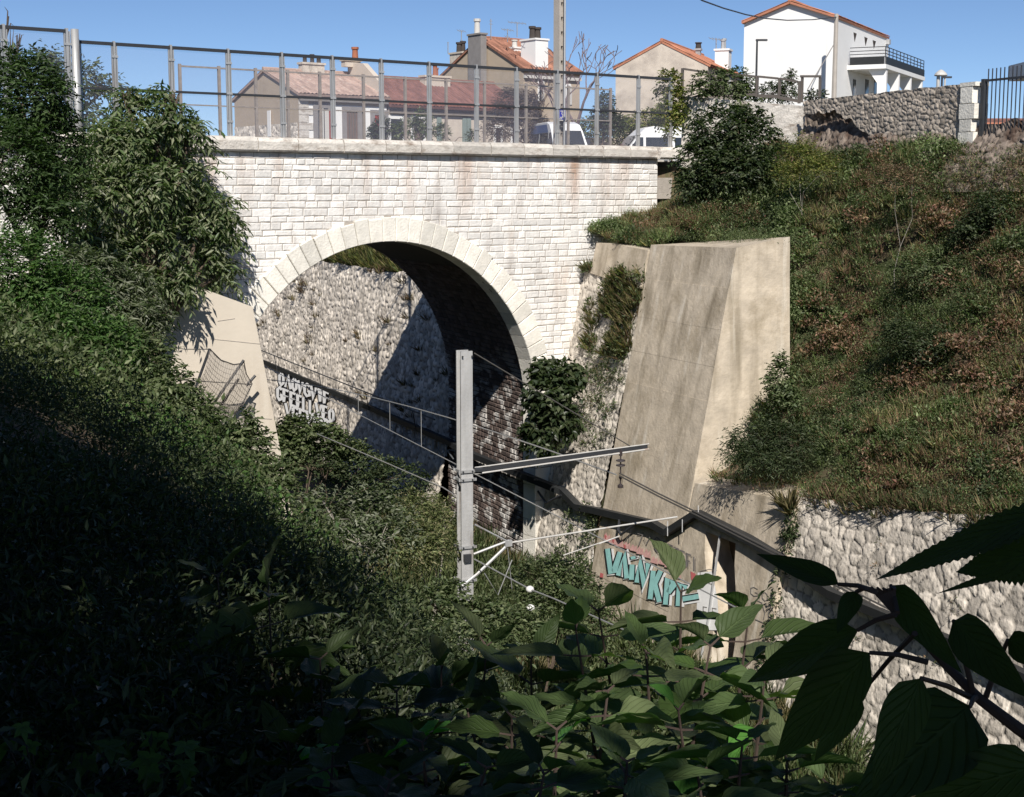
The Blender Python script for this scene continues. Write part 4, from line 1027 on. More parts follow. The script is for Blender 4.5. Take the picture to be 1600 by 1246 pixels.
def aerial(name, label, base, top, arms, mat=M_PALEWIRE):
    m = MB(); m.tube([base, top], .035, 5); L = np.linalg.norm(top - base)
    for (k, half, n) in arms:
        c = base + (top - base) * k; m.tube([c - FD * half, c + FD * half], .022, 4)
        for j in range(n): cc_ = c - FD * half + FD * 2 * half * (j + .5) / n; m.tube([cc_ - d2h * .25 - AX_Z * .12, cc_ + d2h * .25 + AX_Z * .12], .012, 4)
    tag(m.build(name, mat, None, base), label, "aerial", "television aerials on the tall tan house")
yA = h3.C[1] + .794 * W3 * .5
aerial("roof_aerial", "tall thin aerial standing right of the gable chimney of the tan house", P(767, 62, yA), P(767, 30, yA), [(.9, .12, 0), (.75, .15, 0)])
aerial("roof_aerial", "wide horizontal aerial above the white chimney of the tan house", P(808, 58, yA - 4), P(808, 35, yA - 4), [(.95, .75, 5)])
aerial("roof_aerial", "aerial rising behind the left stone chimney of the tan house", P(721, 86, yA + 3), P(721, 48, yA + 3), [(.98, .35, 3), (.6, .1, 0)])
aerial("roof_aerial", "short bent aerial between the two upper chimneys of the tan house", P(793, 66, yA - 2), P(793, 46, yA - 2), [(.95, .5, 4), (.4, .2, 2)])
aerial("roof_aerial", "thin bare rod left of the left stone chimney of the tan house", P(700, 84, yA + 3), P(700, 66, yA + 3), [(.95, .06, 0)])

# cream house with the orange roof
dA = vper((math.sin(math.radians(20.5)), math.cos(math.radians(20.5)), 0)); dB = np.array([-dA[1], dA[0], 0])
c4 = P(1106, 112, 92.); L4 = reach(c4, dB, 962)
zr4 = P(1034, 67, 92 + dB[1] * L4 / 2)[2]; ze4 = P(964, 107, 92 + dB[1] * L4)[2]
h4 = House("gable_house", "cream gabled house with an orange tile roof, left of the white villa", c4, dA, 11.0, dB, L4, 12.9, ze4, zr4, M_RENDER_P, M_TILE3, over=.2, gover=.05)
chimney(h4.root, P(1130, 90, 98), .9, .9, 18.0, P(1130, 80, 98)[2], M_RENDER_W, [(-.15, .6, .14), (.2, .7, .14)], M_STEEL, dA, dB)
chimney(h4.root, P(1091, 90, 99), .3, .3, 18.0, P(1091, 79, 99)[2], M_STEEL, [(0, .4, .2)], M_DARKPOT, dA, dB)
aerial("roof_aerial", "forked aerial on the orange roof beside the white villa", P(1119, 90, 98), P(1119, 60, 98), [(.95, .6, 4)])

# white villa
dV = vper((math.sin(math.radians(27)), math.cos(math.radians(27)), 0)); dG = np.array([-dV[1], dV[0], 0])
c5 = P(1309, 29, 84.); ze5 = c5[2]; L5 = reach(c5, dV, 1386); G5 = reach(c5, dG, 1163)
zr5 = P(1243, 6, 84 + dG[1] * G5 / 2)[2]
v5 = House("white_villa", "white rendered villa with a railed balcony on pillars, above the rubble wall", c5, dV, L5, dG, G5, 12.9, ze5, zr5, M_RENDER_W, M_TILE3, over=.12, gover=.25, cat="villa")
def vpx(x, y): return v5.px(x, y, "front")
for (x, y) in ((1336, 51), (1353, 58), (1366, 63)):
    u, z1 = vpx(x - 2.5, y); u2, _ = vpx(x + 2.5, y); z0 = z1 - .5
    m = MB(); m.prism([v5.front(u, z1, .012), v5.front(u2, z1, .012), v5.front((u + u2) / 2 - .05, z0, .012)], v5.d2 * .2); m.build("vent", M_DARKHOLE, v5.root)
uB, zB_ = vpx(1324, 106); BO = 2.2; LB = vpx(1391, 106)[0] - uB
m = MB(); m.hexa([v5.front(uB, zB_ - .12), v5.front(uB + LB, zB_ - .12), v5.front(uB + LB, zB_ + .12), v5.front(uB, zB_ + .12)], [v5.front(uB, zB_ - .12, BO), v5.front(uB + LB, zB_ - .12, BO), v5.front(uB + LB, zB_ + .12, BO), v5.front(uB, zB_ + .12, BO)]); bal = m.build("balcony", M_RENDER_W, v5.root)
m = MB()
for k in range(12):
    u = uB + .1 + (LB - .2) * k / 11; m.box(v5.front(u, zB_ + .62, BO - .08), dV * .02, dG * .02, AX_Z * .5)
for zz in (.55, .72, .9, 1.1): m.box(v5.front(uB + LB / 2, zB_ + zz, BO - .08), dV * (LB / 2 - .1), dG * .018, AX_Z * .02); m.box(v5.front(uB + .1, zB_ + zz, BO / 2), dV * .018, dG * (BO / 2 - .1), AX_Z * .02)
m.build("railing", M_TRAY, bal)
m = MB(); m.box(v5.front(uB + LB / 2, zB_ + .33, BO - .03), dV * (LB / 2 - .1), dG * .012, AX_Z * .2); m.box(v5.front(uB + .06, zB_ + .33, BO / 2), dV * .012, dG * (BO / 2 - .12), AX_Z * .2); m.build("balcony_panel", M_TRAY, bal)
for k in range(4):
    u = uB + .5 + (LB - 1.0) * k / 3
    m = MB(); m.prism([v5.front(u - .16, 12.9, BO - .5), v5.front(u - .16, 12.9, BO - .05), v5.front(u - .16, zB_ - .12, BO - .05), v5.front(u - .16, zB_ - .12, BO - 1.1), v5.front(u - .16, zB_ - .9, BO - .55)], dV * .32); m.build("pillar", M_RENDER_W, v5.root)
for (x0, x1) in ((1333, 1337), (1352, 1357), (1366, 1370)):
    u0, z1 = vpx(x0, 124); u1, _ = vpx(x1, 124); v5.panel("window", M_GLASS, u0, u1, 12.9, z1, .0, .03)
v5.panel("wall_strip", M_RENDER_W, v5.px(1299, 60, "gable")[0], v5.px(1292, 60, "gable")[0], 12.9, v5.px(1296, 55, "gable")[1], .0, .02, side="gable")  # thin raised strip in the wall's own white render
m = MB(); m.tube([v5.front(L5 - .15, ze5 - .3, .1), v5.front(L5 - .15, 13, .1)], .05, 6); m.box(v5.front(L5 - .15, ze5 - .25, .12), dV * .18, dG * .12, AX_Z * .15); m.build("downpipe", M_STEEL, v5.root)
m = MB(); pp_ = P(1307, 22, 82.0); m.tube([np.array([pp_[0], pp_[1], 12.9]), pp_], [.16, .11], 8); o = m.build("utility_pole", M_CONCPOLE, None, np.array([pp_[0], pp_[1], 12.9]))
tag(o, "slim grey utility pole in front of the corner of the white villa", "pole")
wire("overhead_cable", "black telephone cable sagging from the top of the photo to the pole by the villa", [P(1075, -12, 50), P(1097, 1, 52), P(1130, 13, 56), P(1165, 23, 61), P(1195, 29, 66), P(1230, 32, 71), P(1270, 31, 77), P(1307, 27, 82)], .028, M_DARKST, "cable")
m = MB(); a = P(1262, 140, 81); m.tube([P(1304, 68, 82), a], .03, 5); tag(m.build("stay_shadow", M_STONETRIM, None, a), "slanting grey tube in place of a cable shadow, beside the utility pole, against the white villa", "cable")  # grey tube laid where a cable's shadow crosses the villa

# street furniture
lp = P(1183, 63, 70); m = MB(); lb_ = np.array([lp[0], lp[1], 12.9]); m.tube([lb_, lp], [.07, .045], 8); sl_ = thing("street_lamp", lb_, "thin black street lamp with a flat arm, in front of the white villa gable", "street lamp"); m.build("pole", M_DARKST, sl_)
m = MB(); m.box(P(1190, 63, 70), np.array([.26, 0, 0]), np.array([0, .09, 0]), AX_Z * .04); m.build("lamp_head", M_DARKST, sl_)
lp = P(1470, 118, 62); lb_ = np.array([lp[0] - .1, lp[1], 12.6]); sl2 = thing("mushroom_lamp", lb_, "white mushroom topped lamp rising above the rubble wall", "street lamp")
m = MB(); m.tube([lb_, lp - np.array([.1, 0, 0])], .07, 8); m.tube([lb_ + np.array([.28, 0, 0]), lp + np.array([.18, 0, 0])], .04, 6); m.build("pole", M_WHITEPAINT, sl2)
m = MB(); m.lathe(P(1470, 119, 62), AX_Z, [(0, .25), (.03, .27), (.12, .22), (.22, .1), (.26, .02)], 14); m.build("lamp_shade", M_WHITEPAINT, sl2)
lp = P(1472, 121, 60); lb_ = np.array([lp[0], lp[1], 12.6]); sl3 = thing("street_lamp", lb_, "small dark lamp with a bent arm right below the white mushroom lamp", "street lamp")
m = MB(); m.tube([lb_, lp], .04, 6); m.build("pole", M_DARKST, sl3)
m = MB(); m.box(P(1479, 121, 60), np.array([.2, 0, 0]), np.array([0, .06, 0]), AX_Z * .035); m.build("lamp_head", M_DARKST, sl3)

# concrete ladder pole on the bridge
pz = FW(onface(874, 150, -1.6)[0], 12.36, -1.6); zt = 21.0
cpole = thing("concrete_pole", pz, "tall concrete ladder pole with square holes behind the bridge fence", "pole")
e1 = FD; e2 = FN; hw_ = .115
m = MB()
m.box(pz + AX_Z * (zt - 12.36) / 2 - e1 * (hw_ - .03) + e2 * 0, e1 * .03, e2 * .13, AX_Z * (zt - 12.36) / 2); m.box(pz + AX_Z * (zt - 12.36) / 2 + e1 * (hw_ - .03), e1 * .03, e2 * .13, AX_Z * (zt - 12.36) / 2)
z = 12.36
while z < zt:
    m.box(pz + AX_Z * (z - 12.36 + .14), e1 * (hw_ - .0605), e2 * .08, AX_Z * .14); z += .40
m.build("pole_shaft", M_CONCPOLE, cpole)
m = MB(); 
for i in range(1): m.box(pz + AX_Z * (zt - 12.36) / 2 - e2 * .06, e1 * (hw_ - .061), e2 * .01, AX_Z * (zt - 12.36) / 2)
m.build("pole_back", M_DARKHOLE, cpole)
ss = thing("stop_sign", FW(onface(877, 179, -1.4)[0], 12.4, -1.4), "small blue and white route sign fixed to the ladder pole", "sign")
sc_ = FW(onface(877, 179, -1.4)[0], onface(877, 179, -1.4)[1], -1.4)
m = MB(); m.box(sc_, e1 * .17, e2 * .012, AX_Z * .18); m.build("plate", M_WHITEPAINT, ss)
m = MB(); m.box(sc_ + e2 * .014, e1 * .145, e2 * .004, AX_Z * .145); m.build("blue_field", M_SIGNBLUE, ss)
m = MB()
def sg(px_, py_): return sc_ + e2 * .021 + e1 * px_ + AX_Z * py_
th = [[(-.05, .09), (.03, .09), (.0, .02), (.05, -.03), (.0, -.1), (-.06, -.08)]]
paint(m, lambda x, y, o: sg(x, y) + e2 * o, th, .03, 0.0)
for k, (x, y, w, h) in enumerate(((-.05, -.125, .06, .01), (.08, .03, .03, .05), (.08, -.08, .035, .02))):
    m.add([sg(x - w, y - h), sg(x + w, y - h), sg(x + w, y + h), sg(x - w, y + h)], [(0, 1, 2, 3)])
m.build("symbol", M_WHITEPAINT, ss)
m = MB(); ps_ = FW(onface(882, 150, -1.3)[0], 12.36, -1.3); m.tube([ps_, ps_ + AX_Z * 9], .03, 8); tag(m.build("steel_pipe", M_STEEL, None, ps_), "thin bright steel pipe running up beside the concrete ladder pole", "pipe")

# vans
def van(name, label, base, fwd, L=5.4, Wd=2.0, Hh=2.55, paint_m=M_VANWHITE, side_m=None):
    fwd = vper(fwd); lat = np.array([-fwd[1], fwd[0], 0])
    r = thing(name, base, label, "van", "vans parked in the street")
    def q(x, y, z): return np.array(base, float) + fwd * x + lat * y + AX_Z * z
    prof = [(2.7, .35), (2.72, .75), (2.6, 1.02), (1.95, 1.22), (1.25, 2.08), (.85, 2.42), (.3, Hh), (-2.4, Hh), (-2.62, 2.4), (-2.7, 1.2), (-2.7, .35)]
    def hwid(z): return Wd / 2 - max(0, z - 1.1) * .085
    m = MB(); V = []; n = len(prof)
    for sgn in (-1, 1):
        for x, z in prof:
            V.append(q(x, sgn * hwid(z), z))
    # rounded shoulder ring
    Vr = [q(x * .985, sgn * (hwid(z) - .12), z + (.05 if z > 2.2 else .02)) for sgn in (-1, 1) for x, z in prof]
    m.add(V + Vr, [tuple(range(n - 1, -1, -1)), tuple(range(n, 2 * n))] + [(i, (i + 1) % n, 2 * n + (i + 1) % n, 2 * n + i) for i in range(n)] + [(2 * n + i, 2 * n + (i + 1) % n, 3 * n + (i + 1) % n, 3 * n + i) for i in range(n)] + [(3 * n + i, 3 * n + (i + 1) % n, n + (i + 1) % n, n + i) for i in range(n)])
    m.build("body", paint_m, r)
    m = MB(); e = .035
    m.add([q(1.93 + e, -hwid(1.25) + .16, 1.27 + e), q(1.93 + e, hwid(1.25) - .16, 1.27 + e), q(1.3 + e, hwid(2.05) - .13, 2.02 + e + .03), q(1.3 + e, -hwid(2.05) + .13, 2.02 + e + .03)], [(0, 1, 2, 3)])
    m.build("windscreen", M_GLASS, r)
    for sgn in (-1, 1):
        for (x0, x1, x0t, x1t) in ((.95, 1.75, .95, 1.28), (-.75, .8, -.75, .8), (-2.45, -.9, -2.45, -.9)):
            m = MB(); z0, z1 = 1.28, 1.98
            m.add([q(x0, sgn * (hwid(z0) + .012), z0), q(x1, sgn * (hwid(z0) + .012), z0), q(x1t, sgn * (hwid(z1) + .012), z1), q(x0t, sgn * (hwid(z1) + .012), z1)], [(0, 1, 2, 3)]); m.build("side_window", M_GLASS, r)
        for x in (1.75, -1.75):
            m = MB(); c = q(x, sgn * (Wd / 2 - .14), .35); m.lathe(c - lat * .11, lat, [(0, .22), (0, .34), (.03, .36), (.19, .36), (.22, .34), (.22, .2)], 18); m.build("wheel", M_RUBBER, r)
        m = MB(); m.box(q(2.62, sgn * .74, .92), fwd * .07, lat * .16, AX_Z * .12); m.build("headlight", M_WINSUL, r)
        m = MB(); m.box(q(1.55, sgn * (Wd / 2 + .14), 1.45), fwd * .06, lat * .12, AX_Z * .17); m.build("mirror", M_DARKST, r)
        if side_m:
            m = MB()
            m.add([q(-2.6, sgn * (hwid(2.0) + .02), 2.0), q(.8, sgn * (hwid(2.0) + .02), 2.0), q(.4, sgn * (hwid(2.45) + .02), 2.45), q(-2.5, sgn * (hwid(2.45) + .02), 2.45)], [(0, 1, 2, 3)])
            m.add([q(-2.65, sgn * (hwid(.5) + .02), .5), q(1.9, sgn * (hwid(.5) + .02), .5), q(1.9, sgn * (hwid(1.25) + .02), 1.25), q(-2.65, sgn * (hwid(1.25) + .02), 1.25)], [(0, 1, 2, 3)]); m.build("side_panel", side_m, r)
    return r
vz = P(890, 188, 82)[2] - 2.62
van("parked_van", "white high roofed van with blue sides facing the viewer, behind the ladder pole", np.array([P(891, 188, 82)[0] - .5, 84, vz]), (.28, -.96, 0), side_m=M_VANBLUE)
vz2 = P(1020, 199, 84)[2] - 2.58
van("parked_van", "white minibus seen from its side, behind the right end of the bridge fence", np.array([P(1022, 200, 84)[0], 84, vz2]), (-.97, -.24, 0))
# low wall at the roadside between the vans
m = MB(); a = P(900, 222, 92); b = P(1010, 222, 96); m.prism([np.array([a[0], a[1], 12.8]), np.array([b[0], b[1], 12.8]), np.array([b[0], b[1], P(1000, 215, 96)[2]]), np.array([a[0], a[1], P(915, 215, 92)[2]])], np.array([0, .3, 0]))
tag(m.build("low_wall", M_RENDER_C, None, np.array([a[0], a[1], 12.8])), "low cream roadside wall between the two vans", "wall")

# buildings at the right edge, far away
c6 = P(1574, 122, 60); m = MB(); rb = thing("modern_building", np.array([c6[0] + 3, 62, 12.5]), "white flat roofed building just showing behind the barred fence", "building")
m.box(np.array([c6[0] * 1.035 + 4, 61, P(1574, 109, 60)[2]]), np.array([4, 0, 0]), np.array([0, 1, 0]), AX_Z * (P(1574, 96, 60)[2] - P(1574, 121, 60)[2]) / 2); m.build("roof_slab", M_RENDER_W, rb)
m = MB(); m.box(np.array([c6[0] + 8.5, 64, 13]), np.array([4, 0, 0]), np.array([0, 2.6, 0]), AX_Z * (P(1574, 121, 60)[2] - 13.05)); m.build("wall", M_RENDER_C, rb)
dX = np.array([1., 0, 0]); dY = np.array([0, 1., 0])
cR = P(1552, 224, 120); hR = House("distant_house", "distant low house with a bright orange hipped roof seen through the barred fence", np.array([cR[0], 120, 0]), dX, reach(cR, dX, 1640), dY, 9, 10.5, P(1552, 221, 120)[2], P(1575, 197, 124.5)[2], M_RENDER_C, M_TILE3)
cR = P(1530, 214, 150); hR2 = House("distant_house", "farther house with a dull red roof, left of the bright orange roof", np.array([cR[0], 150, 0]), dX, 6.5, dY, 9, 10.5, P(1545, 200, 150)[2], P(1545, 189, 154)[2], M_RENDER_C, M_TILE2)
# ------------------------------------------------------------------ vegetation
def nrmz(v): return v / (np.linalg.norm(v, axis=-1, keepdims=True) + 1e-9)
def rdir(rng, n): return nrmz(rng.normal(size=(n, 3)))
UP = np.array([0, 0, 1.])
class Leaves:
    def __init__(s): s.V = []; s.C = []; s.F = []; s.n = 0
    def add(s, pos, d, nr, ln, wd, col, fold=.22, bend=.12, at=.42):
        n = len(pos)
        if n == 0: return
        d = nrmz(d); side = nrmz(np.cross(d, nr)); nr = np.cross(side, d)
        ln = np.broadcast_to(ln, (n,))[:, None]; wd = np.broadcast_to(wd, (n,))[:, None]
        mid = pos + d * ln * at
        V = np.stack([pos, mid + side * wd / 2 + nr * wd * fold, pos + d * ln - nr * ln * bend, mid - side * wd / 2 + nr * wd * fold], 1).reshape(-1, 3)
        b = (np.arange(n) * 4)[:, None] + s.n
        s.F.append(np.concatenate([b + np.array([[0, 2, 1]]), b + np.array([[0, 3, 2]])]))
        s.V.append(V); s.C.append(np.repeat(col, 4, 0)); s.n += 4 * n
    def build(s, name, mat, parent=None, loc=None):
        return mk(name, np.concatenate(s.V), np.concatenate(s.F), mat, parent, loc, {"Col": np.concatenate(s.C)})
def pick(rng, pal, n, var=.18):
    pal = np.array(pal); c = pal[rng.integers(0, len(pal), n)]
    return np.clip(c * (1 + rng.normal(0, var, (n, 1))), .004, .9)
def px_lobe(x, y, rx, ry, Y, dk=.85):
    c = P(x, y, Y); k = Y / 2322.0
    return c, np.array([rx * k, (rx + ry) / 2 * k * dk, ry * k])
def crown(L, rng, lobes, n, k, sl, ll, lw, pal, up=.25, out=.7, sag=.25, ldroop=.3, shell=.5, gap=.0, gs=1.0, nr_up=.7, fold=.22, bend=.12, var=.18):
    vol = np.array([np.prod(r) ** .66 for c, r in lobes]); w = rng.choice(len(lobes), n, p=vol / vol.sum())
    C = np.array([c for c, r in lobes])[w]; R = np.array([r for c, r in lobes])[w]
    dr = rdir(rng, n); rr = rng.uniform(shell, 1.0, (n, 1)) ** .7
    st = C + dr * R * rr - dr * sl * .4
    if gap:
        g = fbm((st[:, 0] + st[:, 2] * .8) / gs, (st[:, 1] - st[:, 2] * .6) / gs, 77); keep = g > gap; st, dr = st[keep], dr[keep]; n = len(st)
    sd = nrmz(dr * out + rdir(rng, n) * .55 + UP * up)
    tone = 1 + rng.normal(0, .12, (n, 1))
    for j in range(k):
        f = (j + rng.uniform(0, 1, (n, 1))) / k; s_ = f * sl
        pos = st + sd * s_ - UP * sag * s_ * f
        sde = nrmz(np.cross(sd, UP) + rdir(rng, n) * .3) * (1 if j % 2 else -1)
        d = sd * .55 + sde * .8 - UP * ldroop + rdir(rng, n) * .25
        nr = nrmz(UP * nr_up + rdir(rng, n) * .55 + dr * .25)
        m = rng.uniform(.65, 1.2, n)
        L.add(pos, d, nr, ll * m, lw * m, pick(rng, pal, n, var) * tone, fold, bend)
def stems(mb, rng, base, lobes, r0, wig=.12, trunk_to=.45):
    base = np.asarray(base, float)
    cen = np.mean([c for c, r in lobes], 0)
    hub = base + (cen - base) * trunk_to + np.array([rng.normal(0, wig), rng.normal(0, wig), 0])
    mb.tube([base - UP * .15, base + (hub - base) * .5 + rng.normal(0, wig * .4, 3), hub], [r0, r0 * .8, r0 * .62], 8)
    for c, r in lobes:
        t = c + rng.normal(0, .15, 3) * r; mid = (hub + t) / 2 + rng.normal(0, wig, 3)
        mb.tube([hub, mid, t], [r0 * .5, r0 * .34, r0 * .16], 6)
        for q in range(5):
            e = c + rdir(rng, 1)[0] * r * .8; mb.tube([mid * .4 + t * .6, (t + e) / 2 + rng.normal(0, .05, 3), e], [r0 * .2, r0 * .12, r0 * .04], 5)
PAL = dict(
    olive=[(.075, .105, .035), (.11, .135, .055), (.055, .085, .028), (.15, .165, .085)],
    bright=[(.055, .11, .027), (.07, .13, .035), (.04, .08, .022), (.095, .145, .05)],
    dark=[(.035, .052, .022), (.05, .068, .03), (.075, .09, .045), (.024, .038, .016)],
    mid=[(.075, .10, .042), (.105, .13, .06), (.135, .155, .078), (.05, .072, .028)],
    silver=[(.13, .145, .095), (.18, .19, .14), (.09, .11, .055), (.06, .085, .035)],
    yel=[(.13, .15, .035), (.17, .18, .05), (.09, .12, .03), (.20, .17, .06)],
    brown=[(.15, .095, .06), (.20, .13, .08), (.115, .08, .055), (.24, .165, .11), (.10, .095, .05)],
    straw=[(.27, .22, .12), (.21, .175, .09), (.17, .15, .075), (.12, .12, .05)],
    redb=[(.15, .075, .055), (.18, .095, .065), (.11, .07, .048)],
    wine=[(.10, .075, .065), (.15, .11, .09), (.07, .055, .05)])
SEED = [100]
def plant(name, label, cat, base, lobes, n, k, sl, ll, lw, pal, r0=.05, mat=None, smat=None, part="foliage", spart="stem", group=None, **kw):
    SEED[0] += 1; rg = np.random.default_rng(SEED[0])
    lobes = [px_lobe(*l) if not isinstance(l[0], np.ndarray) else l for l in lobes]
    t = thing(name, base, label, cat, group)
    L = Leaves(); crown(L, rg, lobes, n, k, sl, ll, lw, PAL[pal] if isinstance(pal, str) else pal, **kw)
    L.build(part, mat or M_LEAF, t)
    mb = MB(); stems(mb, rg, base, lobes, r0); mb.build(spart, smat or M_BARK, t)
    return t
def bank_pt(x, y, Y):
    """foot of a plant standing on the left bank below photo point x, y at depth Y"""
    p = P(x, y, Y); w = TW(p)[1]; return np.array([p[0], p[1], float(bank_left(w))])
def slope_pt(x, y, Y):
    p = P(x, y, Y); t, w, _ = TW(p); return np.array([p[0], p[1], float(bank_right(t, w))])

# left side trees
plant("broad_leaved_tree", "large olive green tree with drooping narrow leaves overhanging the left end of the bridge", "tree", bank_pt(220, 600, 31.0),
      [(235, 185, 72, 50, 32.2), (180, 225, 55, 45, 31.4), (150, 300, 62, 60, 31), (215, 290, 75, 60, 31.6), (290, 260, 60, 55, 32.8), (318, 330, 58, 50, 33.2), (245, 375, 80, 50, 31.8), (340, 385, 40, 50, 33.5), (300, 200, 34, 26, 32.6), (150, 390, 55, 45, 31), (275, 435, 52, 34, 32.0), (215, 440, 50, 34, 31.4), (352, 425, 24, 24, 33.5), (262, 150, 26, 20, 32.2), (200, 150, 20, 14, 31.8)],
      3000, 8, .5, .21, .058, [(.12, .15, .07), (.16, .18, .10), (.08, .115, .045), (.21, .22, .14), (.065, .10, .035)], r0=.16, part="crown", spart="trunk", up=.15, sag=.5, ldroop=.6, shell=.35, gap=.36, gs=.55, mat=M_GLOSSLEAF, fold=.15)
plant("feathery_tree", "dark green fine leaved tree at the left edge, shading the tree beside it", "tree", bank_pt(30, 500, 26),
      [(35, 150, 75, 75, 27), (15, 265, 80, 85, 26), (85, 235, 50, 85, 27.4), (55, 335, 70, 50, 26)], 2600, 8, .42, .13, .04, [(.03, .055, .017), (.045, .075, .024), (.06, .095, .034)], r0=.14, part="crown", spart="trunk", sag=.35, ldroop=.35, gap=.36, gs=.7)
plant("eucalyptus_tree", "tall pale tree with hanging leaves at the top left corner", "tree", np.array([P(5, 30, 46)[0], 46, 12.2]),
      [(5, 35, 24, 30, 46), (18, 75, 14, 40, 46), (-10, 80, 20, 40, 46), (30, 55, 8, 26, 46)], 420, 6, .6, .22, .04, "silver", r0=.14, part="crown", spart="trunk", sag=1.1, up=-.2, ldroop=1.3, gap=.36)
plant("broad_leaved_tree", "tree with flat leaf sprays behind the thick steel column", "tree", np.array([P(110, 160, 39)[0], 39, 12.2]),
      [(75, 115, 40, 30, 39), (125, 125, 40, 28, 39), (165, 140, 32, 18, 39), (75, 88, 22, 14, 39), (100, 180, 60, 40, 39)], 620, 7, .5, .16, .06, "mid", r0=.12, part="crown", spart="trunk", sag=.15, up=.1, gap=.3)
# left bank shrubs
plant("fern_leaved_shrub", "bright green fine leaved sunlit shrub at the left edge, below the dark tree", "shrub", bank_pt(60, 600, 21.5),
      [(20, 420, 85, 65, 22), (100, 465, 75, 55, 22), (40, 520, 95, 60, 21), (150, 540, 70, 50, 21.5)], 2000, 8, .34, .10, .035, "bright", r0=.05, sag=.35, gap=.34, gs=.5)
plant("willow_leaved_shrub", "silvery narrow leaved shrub just under the big olive tree", "shrub", bank_pt(170, 560, 24.5),
      [(130, 420, 60, 36, 24.5), (185, 455, 60, 45, 24.8), (215, 495, 50, 35, 24.5)], 1000, 7, .4, .16, .032, "silver", r0=.05, sag=.5, ldroop=.5, gap=.32, gs=.5)
plant("leafy_shrub", "green shrub around the small grey box, left of the torn net", "shrub", bank_pt(220, 690, 22.5),
      [(190, 560, 80, 55, 22.5), (235, 620, 80, 60, 22), (285, 660, 65, 55, 22.2), (160, 630, 70, 50, 21.5)], 1900, 7, .34, .12, .045, "mid", r0=.05, sag=.35, gap=.34, gs=.5)
plant("leafy_shrub", "green shrub partly covering the foot of the cream buttress", "shrub", bank_pt(380, 800, 22.5),
      [(345, 695, 45, 45, 22.8), (385, 700, 42, 36, 23), (425, 750, 42, 36, 22.6), (350, 760, 70, 55, 22), (390, 660, 10, 20, 23)], 1300, 7, .3, .11, .045, "mid", r0=.045, sag=.3, gap=.34, gs=.45)
plant("ivy_bush", "sunlit ivy bush behind the right edge of the cream buttress, inside the arch", "shrub", W(-.6, 7.0, 2.2),
      [(470, 672, 40, 26, 38.5), (505, 690, 45, 26, 39.2), (455, 700, 30, 30, 38.2), (545, 705, 30, 18, 40)], 900, 6, .3, .13, .08, "mid", r0=.05, sag=.2, gap=.3, gs=.6)
plant("grey_shrub", "grey green twiggy shrub in sun, left of the mast foot", "shrub", bank_pt(560, 860, 20.5),
      [(520, 790, 55, 40, 20.5), (575, 800, 50, 42, 20.8), (610, 830, 45, 45, 20.5), (545, 850, 70, 50, 20)], 1250, 7, .3, .085, .035, "silver", r0=.04, smat=M_PALETWIG, gap=.34, gs=.4)
plant("yellow_green_shrub", "pale green weedy shrub between the grey shrub and the mast", "shrub", bank_pt(660, 860, 23.5),
      [(650, 800, 42, 34, 23.5), (690, 800, 24, 30, 24.5), (660, 850, 55, 40, 23)], 900, 7, .3, .08, .026, [(.16, .17, .075), (.12, .14, .055), (.20, .18, .10), (.09, .11, .045)], r0=.035, smat=M_PALETWIG, gap=.3, gs=.4)
plant("leafy_shrub", "low green shrub covering the foot of the mast", "shrub", bank_pt(740, 990, 20.5),
      [(690, 945, 60, 40, 21), (745, 965, 50, 35, 20.8), (800, 985, 60, 40, 21), (720, 1010, 90, 45, 20)], 1300, 7, .28, .09, .04, "mid", r0=.04, gap=.33, gs=.4)
plant("leafy_shrub", "shrub right of the mast foot below the broken registration arm", "shrub", np.array([*P(850, 940, 26.5)[:2], 1.3]),
      [(850, 900, 55, 32, 26.5), (895, 920, 45, 36, 26.8), (830, 950, 60, 40, 26), (910, 965, 50, 36, 26)], 1300, 7, .3, .09, .04, "mid", r0=.04, gap=.33, gs=.4)
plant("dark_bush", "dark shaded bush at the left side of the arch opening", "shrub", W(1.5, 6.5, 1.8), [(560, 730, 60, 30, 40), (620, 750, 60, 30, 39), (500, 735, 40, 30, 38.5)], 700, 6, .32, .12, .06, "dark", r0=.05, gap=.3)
plant("fig_bush", "dark broad leaved bush growing on the right jamb of the arch", "shrub", W(-1.1, -.25, 4.6),
      [(862, 615, 40, 46, 37.7), (845, 675, 28, 36, 37.7), (885, 585, 28, 22, 38), (880, 655, 24, 30, 37.6), (852, 580, 22, 20, 38)], 620, 6, .32, .20, .13, "dark", r0=.05, sag=.3, ldroop=.55, mat=M_GLOSSLEAF)
# right slope shrubs
plant("laurel_bush", "large dense dark green bush below the roadside wall, at the right end of the bridge", "shrub", slope_pt(1130, 300, 39.2),
      [(1125, 205, 55, 42, 39.4), (1170, 215, 48, 50, 39.2), (1095, 255, 42, 42, 39.2), (1150, 265, 70, 42, 38.8), (1085, 290, 30, 22, 39)], 1700, 7, .34, .15, .06, "dark", r0=.07, sag=.35, ldroop=.45, mat=M_GLOSSLEAF, gap=.3, gs=.5)
plant("ivy_bush", "light green climber over the left end post of the brown steel frames", "climbing plant", np.array([*P(1050, 230, 43.6)[:2], 12.4]),
      [(1046, 132, 22, 26, 43.4), (1044, 180, 20, 36, 43.4), (1062, 165, 12, 30, 43.4)], 480, 6, .24, .10, .06, "yel", r0=.03, sag=.5)
plant("ivy_bush", "dark climber hanging over the middle of the brown steel frames", "climbing plant", np.array([*P(1140, 190, 42.9)[:2], 12.6]),
      [(1110, 125, 30, 18, 43), (1145, 130, 34, 26, 42.8), (1165, 150, 22, 24, 42.7), (1095, 140, 22, 14, 43), (1160, 185, 14, 26, 42.4)], 650, 6, .24, .10, .06, "mid", r0=.03, sag=.5)
